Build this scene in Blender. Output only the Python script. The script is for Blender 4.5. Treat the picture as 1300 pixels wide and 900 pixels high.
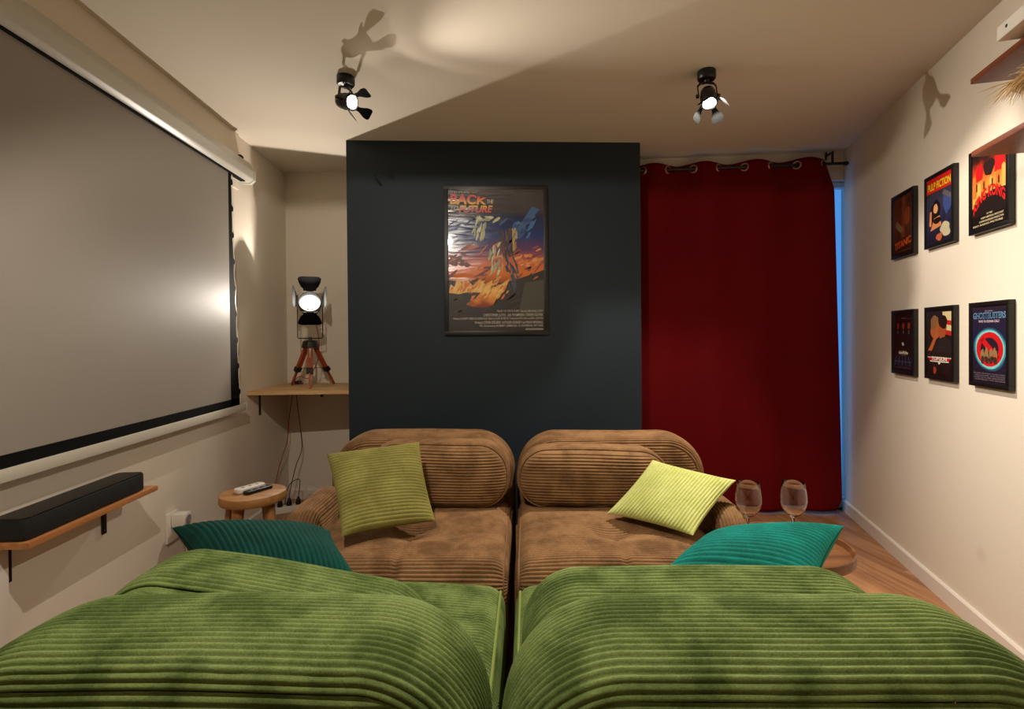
import bpy, bmesh, math, random
import numpy as np
from mathutils import Vector, Matrix

# ------------------------------------------------------------------ clear
for o in list(bpy.data.objects):
    bpy.data.objects.remove(o, do_unlink=True)
S = bpy.context.scene
COL = S.collection
random.seed(7)
RNG = np.random.default_rng(7)

# ------------------------------------------------------------------ camera
CAM_H, CEIL = 1.155, 2.341
def _rx(a): c, s = math.cos(a), math.sin(a); return np.array([[1, 0, 0], [0, c, -s], [0, s, c]])
def _ry(a): c, s = math.cos(a), math.sin(a); return np.array([[c, 0, s], [0, 1, 0], [-s, 0, c]])
def _rz(a): c, s = math.cos(a), math.sin(a); return np.array([[c, -s, 0], [s, c, 0], [0, 0, 1]])
RC = _rz(-math.radians(2.47)) @ _rx(math.radians(-0.5)) @ _ry(math.radians(0.48))
cam = bpy.data.cameras.new('camera')
cam.sensor_width = 36.0
cam.sensor_fit = 'HORIZONTAL'
cam.lens = 36.0 * 650.0 / 1300.0
cam.shift_y = -17.3 / 1300.0
cam.clip_start = 0.02
co = bpy.data.objects.new('camera', cam)
COL.objects.link(co)
M4 = Matrix.Identity(4)
for i in range(3):
    M4[i][0] = RC[i, 0]; M4[i][1] = RC[i, 2]; M4[i][2] = -RC[i, 1]
M4[2][3] = CAM_H
co.matrix_world = M4
S.camera = co

# ------------------------------------------------------------------ world, exposure
W = bpy.data.worlds.new('evening_sky')
S.world = W
W.use_nodes = True
wb = W.node_tree.nodes['Background']
wb.inputs['Color'].default_value = (0.10, 0.38, 1.0, 1)
wb.inputs['Strength'].default_value = 0.52
vs = S.view_settings
vs.view_transform = 'Standard'
vs.look = 'None'
vs.gamma = 1.0
vs.use_curve_mapping = False
vs.exposure = 0.6

# lamp powers (W), used in the lamp builders below
LAMP = dict(
    left=dict(wide=1.8, beam=80.0),
    right=dict(wide=30.0, beam=70.0),
    rear=dict(wide=42.0, beam=8.0),
    tripod=dict(wide=18.0, beam=12.0),
)
WARM = (1.0, 0.905, 0.785)

# ------------------------------------------------------------------ materials
def lin(r, g, b):
    f = lambda c: (c / 255 / 12.92) if c / 255 <= 0.04045 else ((c / 255 + 0.055) / 1.055) ** 2.4
    return (f(r), f(g), f(b), 1.0)

MATS = {}
def newmat(name):
    m = bpy.data.materials.new(name)
    m.use_nodes = True
    nt = m.node_tree
    b = nt.nodes['Principled BSDF']
    MATS[name] = m
    return m, nt, b

def plain(name, col, rough=0.6, metal=0.0, bump=0.0, bscale=60.0, spec=0.5, var=0.0, vscale=4.0, coat=0.0, stretch=None):
    m, nt, b = newmat(name)
    b.inputs['Base Color'].default_value = col
    b.inputs['Roughness'].default_value = rough
    b.inputs['Metallic'].default_value = metal
    b.inputs['Specular IOR Level'].default_value = spec
    if coat: b.inputs['Coat Weight'].default_value = coat; b.inputs['Coat Roughness'].default_value = 0.15
    tc = nt.nodes.new('ShaderNodeTexCoord')
    src = tc.outputs['Object']
    if stretch:
        mp = nt.nodes.new('ShaderNodeMapping'); mp.inputs['Scale'].default_value = stretch
        nt.links.new(src, mp.inputs['Vector']); src = mp.outputs['Vector']
    if var > 0:
        n = nt.nodes.new('ShaderNodeTexNoise'); n.inputs['Scale'].default_value = vscale; n.inputs['Detail'].default_value = 5
        nt.links.new(src, n.inputs['Vector'])
        r = nt.nodes.new('ShaderNodeValToRGB')
        r.color_ramp.elements[0].position = 0.3; r.color_ramp.elements[1].position = 0.72
        r.color_ramp.elements[0].color = tuple(c * (1 - var) for c in col[:3]) + (1,)
        r.color_ramp.elements[1].color = tuple(min(1, c * (1 + var)) for c in col[:3]) + (1,)
        nt.links.new(n.outputs['Fac'], r.inputs['Fac'])
        nt.links.new(r.outputs['Color'], b.inputs['Base Color'])
    if bump > 0:
        n2 = nt.nodes.new('ShaderNodeTexNoise'); n2.inputs['Scale'].default_value = bscale; n2.inputs['Detail'].default_value = 4
        nt.links.new(src, n2.inputs['Vector'])
        bp = nt.nodes.new('ShaderNodeBump'); bp.inputs['Strength'].default_value = bump; bp.inputs['Distance'].default_value = 0.004
        nt.links.new(n2.outputs['Fac'], bp.inputs['Height'])
        nt.links.new(bp.outputs['Normal'], b.inputs['Normal'])
    return m

def wood(name, c1, c2, rough=0.5, axis=0, scale=3.0, ring=9.0, spec=0.4):
    """grain running along local axis 0 (x), 1 (y) or 2 (z)"""
    m, nt, b = newmat(name)
    tc = nt.nodes.new('ShaderNodeTexCoord')
    mp = nt.nodes.new('ShaderNodeMapping')
    sc = [ring * 3.5, ring * 3.5, ring * 3.5]; sc[axis] = scale * 0.5
    mp.inputs['Scale'].default_value = sc
    nt.links.new(tc.outputs['Object'], mp.inputs['Vector'])
    oi = nt.nodes.new('ShaderNodeObjectInfo')
    ad = nt.nodes.new('ShaderNodeVectorMath'); ad.operation = 'ADD'
    ml = nt.nodes.new('ShaderNodeMath'); ml.operation = 'MULTIPLY'; ml.inputs[1].default_value = 37.0
    nt.links.new(oi.outputs['Random'], ml.inputs[0])
    nt.links.new(mp.outputs['Vector'], ad.inputs[0]); nt.links.new(ml.outputs[0], ad.inputs[1])
    n = nt.nodes.new('ShaderNodeTexNoise'); n.inputs['Scale'].default_value = 1.0; n.inputs['Detail'].default_value = 8; n.inputs['Roughness'].default_value = 0.62; n.inputs['Distortion'].default_value = 0.6
    nt.links.new(ad.outputs[0], n.inputs['Vector'])
    r = nt.nodes.new('ShaderNodeValToRGB')
    r.color_ramp.elements[0].position = 0.32; r.color_ramp.elements[1].position = 0.66
    r.color_ramp.elements[0].color = c1; r.color_ramp.elements[1].color = c2
    nt.links.new(n.outputs['Fac'], r.inputs['Fac'])
    hs = nt.nodes.new('ShaderNodeHueSaturation')
    mr = nt.nodes.new('ShaderNodeMapRange'); mr.inputs['To Min'].default_value = 0.88; mr.inputs['To Max'].default_value = 1.10
    nt.links.new(oi.outputs['Random'], mr.inputs['Value']); nt.links.new(mr.outputs['Result'], hs.inputs['Value'])
    nt.links.new(r.outputs['Color'], hs.inputs['Color'])
    nt.links.new(hs.outputs['Color'], b.inputs['Base Color'])
    b.inputs['Roughness'].default_value = rough
    b.inputs['Specular IOR Level'].default_value = spec
    bp = nt.nodes.new('ShaderNodeBump'); bp.inputs['Strength'].default_value = 0.12; bp.inputs['Distance'].default_value = 0.002
    nt.links.new(n.outputs['Fac'], bp.inputs['Height']); nt.links.new(bp.outputs['Normal'], b.inputs['Normal'])
    return m

def cord(name, light, dark, patch=5.0, sheen=0.35, lo=0.36, hi=0.64, sheen_col=None):
    """wide-wale corduroy: nap lies in patches of two tones, short fuzz"""
    m, nt, b = newmat(name)
    tc = nt.nodes.new('ShaderNodeTexCoord')
    n = nt.nodes.new('ShaderNodeTexNoise'); n.inputs['Scale'].default_value = patch; n.inputs['Detail'].default_value = 6; n.inputs['Roughness'].default_value = 0.6; n.inputs['Distortion'].default_value = 0.2
    nt.links.new(tc.outputs['Object'], n.inputs['Vector'])
    r = nt.nodes.new('ShaderNodeValToRGB')
    r.color_ramp.elements[0].position = lo; r.color_ramp.elements[1].position = hi
    r.color_ramp.elements[0].color = dark; r.color_ramp.elements[1].color = light
    nt.links.new(n.outputs['Fac'], r.inputs['Fac'])
    f = nt.nodes.new('ShaderNodeTexNoise'); f.inputs['Scale'].default_value = 320; f.inputs['Detail'].default_value = 3
    nt.links.new(tc.outputs['Object'], f.inputs['Vector'])
    mx = nt.nodes.new('ShaderNodeMix'); mx.data_type = 'RGBA'; mx.blend_type = 'MULTIPLY'; mx.inputs['Factor'].default_value = 0.5
    gr = nt.nodes.new('ShaderNodeValToRGB'); gr.color_ramp.elements[0].position = 0.3; gr.color_ramp.elements[1].position = 0.7
    gr.color_ramp.elements[0].color = (0.55, 0.55, 0.55, 1); gr.color_ramp.elements[1].color = (1.25, 1.25, 1.25, 1)
    nt.links.new(f.outputs['Fac'], gr.inputs['Fac'])
    nt.links.new(r.outputs['Color'], mx.inputs[6]); nt.links.new(gr.outputs['Color'], mx.inputs[7])
    nt.links.new(mx.outputs[2], b.inputs['Base Color'])
    b.inputs['Roughness'].default_value = 0.85
    b.inputs['Specular IOR Level'].default_value = 0.15
    b.inputs['Sheen Weight'].default_value = sheen
    b.inputs['Sheen Roughness'].default_value = 0.4
    b.inputs['Sheen Tint'].default_value = sheen_col or light
    bp = nt.nodes.new('ShaderNodeBump'); bp.inputs['Strength'].default_value = 0.35; bp.inputs['Distance'].default_value = 0.003
    nt.links.new(f.outputs['Fac'], bp.inputs['Height']); nt.links.new(bp.outputs['Normal'], b.inputs['Normal'])
    return m

def emit(name, col, strength):
    m, nt, b = newmat(name)
    b.inputs['Base Color'].default_value = (0.9, 0.9, 0.9, 1)
    b.inputs['Emission Color'].default_value = col + (1,)
    b.inputs['Emission Strength'].default_value = strength
    return m

def glass(name, rough=0.0, ior=1.45):
    m, nt, b = newmat(name)
    b.inputs['Base Color'].default_value = (1, 1, 1, 1)
    b.inputs['Roughness'].default_value = rough
    b.inputs['IOR'].default_value = ior
    b.inputs['Transmission Weight'].default_value = 1.0
    return m

def pane_mat(name, tint=(1, 1, 1, 1), k=1.0):
    """thin glazing: mostly clear, reflecting at the Fresnel rate"""
    m = bpy.data.materials.new(name); m.use_nodes = True; MATS[name] = m
    nt = m.node_tree; nt.nodes.clear()
    out = nt.nodes.new('ShaderNodeOutputMaterial')
    t = nt.nodes.new('ShaderNodeBsdfTransparent'); t.inputs['Color'].default_value = tint
    g = nt.nodes.new('ShaderNodeBsdfGlossy'); g.inputs['Roughness'].default_value = 0.06
    lw = nt.nodes.new('ShaderNodeLayerWeight'); lw.inputs['Blend'].default_value = 0.5
    pw = nt.nodes.new('ShaderNodeMath'); pw.operation = 'POWER'; pw.inputs[1].default_value = 5.0
    nt.links.new(lw.outputs['Facing'], pw.inputs[0])
    mu = nt.nodes.new('ShaderNodeMath'); mu.operation = 'MULTIPLY_ADD'; mu.inputs[1].default_value = 0.9 * k; mu.inputs[2].default_value = 0.035 * k
    nt.links.new(pw.outputs[0], mu.inputs[0])
    mx = nt.nodes.new('ShaderNodeMixShader')
    nt.links.new(mu.outputs[0], mx.inputs['Fac']); nt.links.new(t.outputs[0], mx.inputs[1]); nt.links.new(g.outputs[0], mx.inputs[2])
    nt.links.new(mx.outputs[0], out.inputs['Surface'])
    return m

def gradient_print(name, stops, axis='Z', noise=0.25, nscale=3.0, rough=0.35, bump=0.0, gen=True):
    """printed paper whose ink runs through colour stops along one axis"""
    m, nt, b = newmat(name)
    tc = nt.nodes.new('ShaderNodeTexCoord')
    sp = nt.nodes.new('ShaderNodeSeparateXYZ')
    nt.links.new(tc.outputs['Generated'], sp.inputs[0])
    n = nt.nodes.new('ShaderNodeTexNoise'); n.inputs['Scale'].default_value = nscale; n.inputs['Detail'].default_value = 4
    nt.links.new(tc.outputs['Generated'], n.inputs['Vector'])
    sb = nt.nodes.new('ShaderNodeMath'); sb.operation = 'SUBTRACT'; sb.inputs[1].default_value = 0.5
    nt.links.new(n.outputs['Fac'], sb.inputs[0])
    ma = nt.nodes.new('ShaderNodeMath'); ma.operation = 'MULTIPLY_ADD'; ma.inputs[1].default_value = noise
    nt.links.new(sb.outputs[0], ma.inputs[0]); nt.links.new(sp.outputs[axis], ma.inputs[2])
    r = nt.nodes.new('ShaderNodeValToRGB')
    els = r.color_ramp.elements
    els[0].position, els[0].color = stops[0]
    els[1].position, els[1].color = stops[-1]
    for p, c in stops[1:-1]:
        e = els.new(p); e.color = c
    nt.links.new(ma.outputs[0], r.inputs['Fac'])
    nt.links.new(r.outputs['Color'], b.inputs['Base Color'])
    b.inputs['Roughness'].default_value = rough
    if bump:
        w = nt.nodes.new('ShaderNodeTexNoise'); w.inputs['Scale'].default_value = 6; w.inputs['Detail'].default_value = 2
        mp = nt.nodes.new('ShaderNodeMapping'); mp.inputs['Scale'].default_value = (0.6, 1, 3.5)
        nt.links.new(tc.outputs['Object'], mp.inputs['Vector']); nt.links.new(mp.outputs['Vector'], w.inputs['Vector'])
        bp = nt.nodes.new('ShaderNodeBump'); bp.inputs['Strength'].default_value = bump; bp.inputs['Distance'].default_value = 0.01
        nt.links.new(w.outputs['Fac'], bp.inputs['Height']); nt.links.new(bp.outputs['Normal'], b.inputs['Normal'])
    return m

WHITE_WALL = plain('painted_plaster', lin(226, 214, 196), 0.75, bump=0.10, bscale=220, spec=0.25)
CEIL_PAINT = plain('ceiling_paint', lin(226, 216, 200), 0.85, bump=0.08, bscale=180, spec=0.2)
TEAL_WALL = plain('dark_petrol_paint', lin(33, 46, 54), 0.55, bump=0.06, bscale=220, spec=0.3)
TRIM_WHITE = plain('satin_white_trim', lin(228, 218, 205), 0.4)
FRAME_WHITE = plain('white_window_paint', lin(225, 228, 232), 0.4)
SCREEN_CLOTH = plain('grey_screen_cloth', lin(150, 142, 132), 0.5, bump=0.05, bscale=900, spec=0.35)
SCREEN_BLACK = plain('black_screen_border', lin(6, 6, 7), 0.8, spec=0.15)
CASSETTE = plain('white_cassette_metal', lin(198, 193, 182), 0.36)
BAR_PAINT = plain('matt_bar_paint', lin(196, 188, 172), 0.65)
BLACK_METAL = plain('black_powder_coat', lin(14, 14, 15), 0.38, spec=0.5)
BLACK_GLOSS = plain('black_gloss_metal', lin(9, 9, 10), 0.22, spec=0.6)
FLAP_METAL = plain('dark_flap_metal', lin(4, 4, 4), 0.9, spec=0.02)
GREY_STEEL = plain('grey_steel', lin(120, 118, 112), 0.35, metal=0.9)
BRASS_GREY = plain('brushed_ring_metal', lin(190, 170, 145), 0.3, metal=0.9)
BLACK_FRAME = plain('black_frame_lacquer', lin(13, 12, 11), 0.4)
BIG_FRAME = plain('charcoal_poster_frame', lin(19, 18, 17), 0.4)
SPEAKER_CLOTH = plain('black_speaker_cloth', lin(16, 16, 17), 0.75, bump=0.2, bscale=900)
WHITE_PLASTIC = plain('white_plastic', lin(228, 222, 210), 0.35)
BLACK_PLASTIC = plain('black_plastic', lin(12, 12, 13), 0.4)
GREY_PLASTIC = plain('grey_plastic', lin(150, 146, 140), 0.4)
RED_CORD = plain('red_cord_rubber', lin(150, 30, 24), 0.5)
DARK_CORD = plain('dark_cord_rubber', lin(45, 36, 30), 0.5)
CURTAIN = plain('dark_red_velvet', lin(100, 3, 9), 0.8, bump=0.15, bscale=600, spec=0.12, var=0.10, vscale=1.6)
PINE = wood('pale_pine_board', lin(196, 152, 100), lin(222, 186, 134), 0.5, axis=0)
OAK_SHELF = wood('oak_shelf_board', lin(158, 100, 56), lin(196, 138, 84), 0.45, axis=1)
REDWOOD = wood('red_brown_shelf', lin(84, 40, 22), lin(122, 62, 36), 0.42, axis=1)
FLOOR_OAK = wood('laminate_oak', lin(140, 92, 58), lin(192, 142, 98), 0.42, axis=1, scale=3.0, ring=5.0)
TRAY_WOOD = wood('dark_tray_wood', lin(96, 60, 34), lin(140, 94, 56), 0.35, axis=0)
TEAK = wood('raw_teak', lin(140, 92, 46), lin(196, 144, 84), 0.55, axis=0, scale=6, ring=4)
TEAK_LEG = wood('raw_teak_leg', lin(120, 78, 42), lin(176, 124, 72), 0.6, axis=2, scale=6, ring=6)
TRIPOD_WOOD = wood('orange_stained_wood', lin(142, 56, 24), lin(182, 84, 40), 0.4, axis=2)
GREEN = cord('green_corduroy', lin(124, 142, 82), lin(84, 103, 52), 8.0, lo=0.40, hi=0.58)
BROWN = cord('brown_corduroy', lin(150, 114, 78), lin(116, 85, 56), 9.0, lo=0.38, hi=0.60)
OLIVE = cord('olive_corduroy', lin(148, 142, 78), lin(122, 116, 58), 8.0)
LIME = cord('lime_corduroy', lin(202, 206, 128), lin(182, 187, 106), 8.0, sheen=0.25)
TEAL_DARK = cord('dark_teal_corduroy', lin(12, 70, 62), lin(9, 54, 47), 6.0)
TEAL_BRIGHT = cord('bright_teal_corduroy', lin(12, 134, 122), lin(8, 100, 90), 6.0)
PIPE_GREEN = plain('green_piping', lin(120, 136, 60), 0.8)
PIPE_BROWN = plain('brown_piping', lin(120, 84, 50), 0.8)
STRAW = plain('dried_grass', lin(220, 188, 134), 0.8, var=0.2, vscale=20)
VASE = plain('sand_ceramic', lin(190, 170, 145), 0.6)
BULB = emit('lit_bulb', (1.0, 0.93, 0.80), 30.0)
WINE_GLASS = glass('clear_glass')
FRAME_PANE = pane_mat('picture_glass', k=0.7)
WIN_PANE = pane_mat('window_glass')

# a faint rubbed spot on the right wall's paint
def wall_with_mark():
    m = plain('painted_plaster_marked', lin(226, 214, 196), 0.75, bump=0.10, bscale=220, spec=0.25)
    nt = m.node_tree; b = nt.nodes['Principled BSDF']
    g = nt.nodes.new('ShaderNodeNewGeometry')
    d = nt.nodes.new('ShaderNodeVectorMath'); d.operation = 'DISTANCE'; d.inputs[1].default_value = (1.878, 1.879, 0.304)
    nt.links.new(g.outputs['Position'], d.inputs[0])
    r = nt.nodes.new('ShaderNodeValToRGB')
    c = lin(226, 214, 196)
    r.color_ramp.elements[0].position = 0.012; r.color_ramp.elements[0].color = tuple(x * 0.91 for x in c[:3]) + (1,)
    r.color_ramp.elements[1].position = 0.045; r.color_ramp.elements[1].color = c
    nt.links.new(d.outputs['Value'], r.inputs['Fac']); nt.links.new(r.outputs['Color'], b.inputs['Base Color'])
    return m
WALL_MARKED = wall_with_mark()

# ------------------------------------------------------------------ mesh helpers (all in world coordinates)
class MB:
    def __init__(self): self.v = []; self.f = []
    def add(self, verts, faces):
        o = len(self.v)
        self.v += [tuple(map(float, p)) for p in verts]
        self.f += [tuple(o + i for i in f) for f in faces]
        return self
    def box(self, lo, hi):
        x0, y0, z0 = lo; x1, y1, z1 = hi
        return self.add([(x0, y0, z0), (x1, y0, z0), (x1, y1, z0), (x0, y1, z0), (x0, y0, z1), (x1, y0, z1), (x1, y1, z1), (x0, y1, z1)],
                        [(0, 3, 2, 1), (4, 5, 6, 7), (0, 1, 5, 4), (1, 2, 6, 5), (2, 3, 7, 6), (3, 0, 4, 7)])
    def obox(self, c, ax, ay, az, hx, hy, hz):
        c = np.array(c, float); ax, ay, az = (np.array(a, float) / np.linalg.norm(a) for a in (ax, ay, az))
        vs_ = [c + sx * hx * ax + sy * hy * ay + sz * hz * az for sz in (-1, 1) for sx, sy in ((-1, -1), (1, -1), (1, 1), (-1, 1))]
        return self.add(vs_, [(0, 3, 2, 1), (4, 5, 6, 7), (0, 1, 5, 4), (1, 2, 6, 5), (2, 3, 7, 6), (3, 0, 4, 7)])
    def beam(self, p0, p1, w, h, up=(0, 0, 1)):
        p0, p1 = np.array(p0, float), np.array(p1, float)
        d = p1 - p0; L = np.linalg.norm(d); d /= L
        s = np.cross(d, up); s /= np.linalg.norm(s); u = np.cross(s, d)
        return self.obox((p0 + p1) / 2, s, d, u, w / 2, L / 2, h / 2)
    def lathe(self, prof, origin=(0, 0, 0), axis=(0, 0, 1), n=28, cap=True):
        a = np.array(axis, float); a /= np.linalg.norm(a)
        t = np.array((1, 0, 0)) if abs(a[0]) < 0.9 else np.array((0, 1, 0))
        e1 = np.cross(a, t); e1 /= np.linalg.norm(e1); e2 = np.cross(a, e1)
        o = np.array(origin, float); vs_ = []; fs = []
        for r, h in prof:
            for k in range(n):
                q = 2 * math.pi * k / n
                vs_.append(o + a * h + (e1 * math.cos(q) + e2 * math.sin(q)) * r)
        m = len(prof)
        for i in range(m - 1):
            for k in range(n):
                k2 = (k + 1) % n
                fs.append((i * n + k, i * n + k2, (i + 1) * n + k2, (i + 1) * n + k))
        if cap:
            fs.append(tuple(range(n))[::-1]); fs.append(tuple(range((m - 1) * n, m * n)))
        return self.add(vs_, fs)
    def cyl(self, p0, p1, r0, r1=None, n=16):
        p0, p1 = np.array(p0, float), np.array(p1, float); d = p1 - p0; L = np.linalg.norm(d)
        return self.lathe([(r0, 0), (r1 if r1 is not None else r0, L)], p0, d, n)
    def tube(self, pts, r, n=8, closed=False):
        P = [np.array(p, float) for p in pts]; m = len(P); vs_ = []; fs = []
        prev = None
        for i in range(m):
            d = (P[(i + 1) % m] - P[i - 1]) if closed else (P[min(i + 1, m - 1)] - P[max(i - 1, 0)])
            d = d / (np.linalg.norm(d) + 1e-12)
            if prev is None:
                t = np.array((0, 0, 1.0)) if abs(d[2]) < 0.9 else np.array((1.0, 0, 0))
                e1 = np.cross(d, t)
            else:
                e1 = prev - d * np.dot(prev, d)
            e1 /= np.linalg.norm(e1) + 1e-12; prev = e1; e2 = np.cross(d, e1)
            rr = r[i] if hasattr(r, '__len__') else r
            for k in range(n):
                q = 2 * math.pi * k / n
                vs_.append(P[i] + (e1 * math.cos(q) + e2 * math.sin(q)) * rr)
        for i in range(m if closed else m - 1):
            j = (i + 1) % m
            for k in range(n):
                k2 = (k + 1) % n
                fs.append((i * n + k, i * n + k2, j * n + k2, j * n + k))
        if not closed:
            fs.append(tuple(range(n))[::-1]); fs.append(tuple(range((m - 1) * n, m * n)))
        return self.add(vs_, fs)
    def sphere(self, c, r, n=16, sx=1, sy=1, sz=1):
        prof = []; m = n // 2
        vs_ = []; fs = []
        c = np.array(c, float)
        for i in range(m + 1):
            th = math.pi * i / m
            for k in range(n):
                q = 2 * math.pi * k / n
                vs_.append(c + r * np.array((sx * math.sin(th) * math.cos(q), sy * math.sin(th) * math.sin(q), sz * math.cos(th))))
        for i in range(m):
            for k in range(n):
                k2 = (k + 1) % n
                fs.append((i * n + k, (i + 1) * n + k, (i + 1) * n + k2, i * n + k2))
        return self.add(vs_, fs)
    def prism(self, poly, d):
        """poly: list of 3-D points, extruded by vector d"""
        n = len(poly); d = np.array(d, float)
        vs_ = [np.array(p, float) for p in poly] + [np.array(p, float) + d for p in poly]
        fs = [tuple(range(n))[::-1], tuple(range(n, 2 * n))] + [(i, (i + 1) % n, n + (i + 1) % n, n + i) for i in range(n)]
        return self.add(vs_, fs)
    def grid(self, P, closed_u=False):
        a, b = P.shape[:2]
        idx = np.arange(a * b).reshape(a, b)
        fs = []
        ii = range(a) if closed_u else range(a - 1)
        for i in ii:
            j = (i + 1) % a
            for k in range(b - 1):
                fs.append((idx[i, k], idx[j, k], idx[j, k + 1], idx[i, k + 1]))
        return self.add(P.reshape(-1, 3), fs)

def tag(o, label=None, cat=None, group=None, kind=None):
    if label: o['label'] = label
    if cat: o['category'] = cat
    if group: o['group'] = group
    if kind: o['kind'] = kind
    return o

def empty(name, loc, label=None, cat=None, group=None, kind=None):
    o = bpy.data.objects.new(name, None); COL.objects.link(o)
    o.empty_display_size = 0.05
    o.location = loc
    o['_w'] = list(map(float, loc))
    return tag(o, label, cat, group, kind)

def obj(name, mb, mat, parent=None, origin=None, bevel=0.0, smooth=True, angle=40, fix=True):
    """ONE mesh object from world-space geometry; its origin is its own centre (top level) or base"""
    V = np.array(mb.v, float)
    if origin is None:
        lo, hi = V.min(0), V.max(0)
        origin = np.array(((lo[0] + hi[0]) / 2, (lo[1] + hi[1]) / 2, lo[2]))
    origin = np.array(origin, float)
    me = bpy.data.meshes.new(name)
    me.from_pydata((V - origin).tolist(), [], mb.f)
    me.materials.append(mat)
    if fix and len(mb.f) < 6000:
        bm = bmesh.new(); bm.from_mesh(me)
        bmesh.ops.recalc_face_normals(bm, faces=bm.faces)
        if bevel > 0:
            bmesh.ops.bevel(bm, geom=[e for e in bm.edges if len(e.link_faces) == 2 and e.calc_face_angle(0) > 0.5], offset=bevel, segments=2, affect='EDGES', profile=0.6)
        bm.to_mesh(me); bm.free()
    if smooth:
        me.shade_smooth()
        me.set_sharp_from_angle(angle=math.radians(angle))
    o = bpy.data.objects.new(name, me); COL.objects.link(o)
    o['_w'] = origin.tolist()
    if parent is not None:
        o.parent = parent
        o.location = origin - np.array(parent['_w'])
    else:
        o.location = origin
    return o

def grids(name, plist, mat, parent=None):
    """one mesh from numpy grids (fast path for the ribbed cloth)"""
    allv = []; quads = []; off = 0
    for P, cu in plist:
        a, b = P.shape[:2]
        idx = np.arange(a * b).reshape(a, b) + off
        if cu: idx = np.vstack([idx, idx[:1]])
        q = np.stack([idx[:-1, :-1], idx[1:, :-1], idx[1:, 1:], idx[:-1, 1:]], -1).reshape(-1, 4)
        allv.append(P.reshape(-1, 3)); quads.append(q); off += a * b
    V = np.vstack(allv); Q = np.vstack(quads)
    lo, hi = V.min(0), V.max(0)
    origin = np.array(((lo[0] + hi[0]) / 2, (lo[1] + hi[1]) / 2, lo[2]))
    me = bpy.data.meshes.new(name)
    me.vertices.add(len(V)); me.vertices.foreach_set('co', (V - origin).astype(np.float32).ravel())
    me.loops.add(len(Q) * 4); me.loops.foreach_set('vertex_index', Q.astype(np.int32).ravel())
    me.polygons.add(len(Q)); me.polygons.foreach_set('loop_start', np.arange(0, len(Q) * 4, 4, dtype=np.int32))
    me.polygons.foreach_set('loop_total', np.full(len(Q), 4, dtype=np.int32))
    me.update(calc_edges=True); me.validate()
    me.materials.append(mat)
    me.shade_smooth()
    o = bpy.data.objects.new(name, me); COL.objects.link(o)
    o['_w'] = origin.tolist()
    if parent is not None:
        o.parent = parent; o.location = origin - np.array(parent['_w'])
    else:
        o.location = origin
    return o

def struct(name, mb, mat, parent=None, **k):
    o = obj(name, mb, mat, parent, **k)
    if parent is None: o['kind'] = 'structure'
    return o

# ------------------------------------------------------------------ room frame
# right wall: p = RA + s * RT, its inward normal is -RN
RA = np.array((1.843, 1.769)); RT = np.array((0.302, 0.953)); RT /= np.linalg.norm(RT); RN = np.array((RT[1], -RT[0]))
def rw(s, off=0.0, z=0.0):
    p = RA + RT * s - RN * off
    return np.array((p[0], p[1], z))
RT3 = np.array((RT[0], RT[1], 0)); RI3 = np.array((-RN[0], -RN[1], 0))   # along wall, into room
# back wall (curtain side): p = BA + s*BE, inward normal BN
BA = np.array((1.044, 3.416)); BE = np.array((0.991, -0.134)); BE /= np.linalg.norm(BE); BN = np.array((BE[1], -BE[0]))
def bw(s, off=0.0, z=0.0):
    p = BA + BE * s + BN * off
    return np.array((p[0], p[1], z))
BE3 = np.array((BE[0], BE[1], 0)); BN3 = np.array((BN[0], BN[1], 0)); UP = np.array((0, 0, 1.0))
XL = -1.46; YR = -1.25
SR = 1.288          # back wall meets right wall here

# walls, ceiling
struct('wall_left', MB().box((XL - 0.12, YR - 0.12, 0), (XL, 3.95, CEIL)), WHITE_WALL, smooth=False)
struct('wall_rear', MB().box((XL, YR - 0.12, 0), (1.1, YR, CEIL)), WHITE_WALL, smooth=False)
def meet(off):      # where a line parallel to the right wall reaches the back wall's face
    o_ = rw(0, off)[:2]; k_ = (BN @ BA - BN @ o_) / (BN @ RT); return rw(k_ - 0.001, off)
p = [rw(-3.25, 0), meet(0), meet(-0.12), rw(-3.25, -0.12)]
struct('wall_right', MB().prism(p, (0, 0, CEIL)), WALL_MARKED, smooth=False)
struct('ceiling', MB().prism([(XL - 0.12, YR - 0.12, CEIL), (1.2, YR - 0.12, CEIL), (2.75, 3.6, CEIL), (XL - 0.12, 4.0, CEIL)], (0, 0, 0.1)), CEIL_PAINT, smooth=False)
WO0, WO1, WOT = 0.12, 1.375, 2.157     # window opening along the back wall
mb = MB()
def bslab(s0, s1, z0, z1, o0, o1):
    q = [bw(s0, o0, z0), bw(s1, o0, z0), bw(s1, o1, z0), bw(s0, o1, z0)]
    mb.prism(q, (0, 0, z1 - z0))
bslab(-2.56, WO0, 0, CEIL, 0, -0.22)
bslab(WO0, WO1, WOT, CEIL, 0, -0.22)
bslab(WO1, WO1 + 0.10, 0, CEIL, -0.0005, -0.22)
struct('wall_back', mb, WHITE_WALL, smooth=False)
# dark accent block standing in front of the back wall
mb = MB().prism([(-0.853, 3.125, 0), (0.934, 3.125, 0), (0.934, 3.425, 0), (-0.853, 3.665, 0)], (0, 0, CEIL))
struct('wall_accent', mb, TEAL_WALL, smooth=False)
struct('trim_1', MB().box((XL, YR, 2.02), (XL + 0.014, 3.05, CEIL)), WHITE_WALL, smooth=False)

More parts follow.
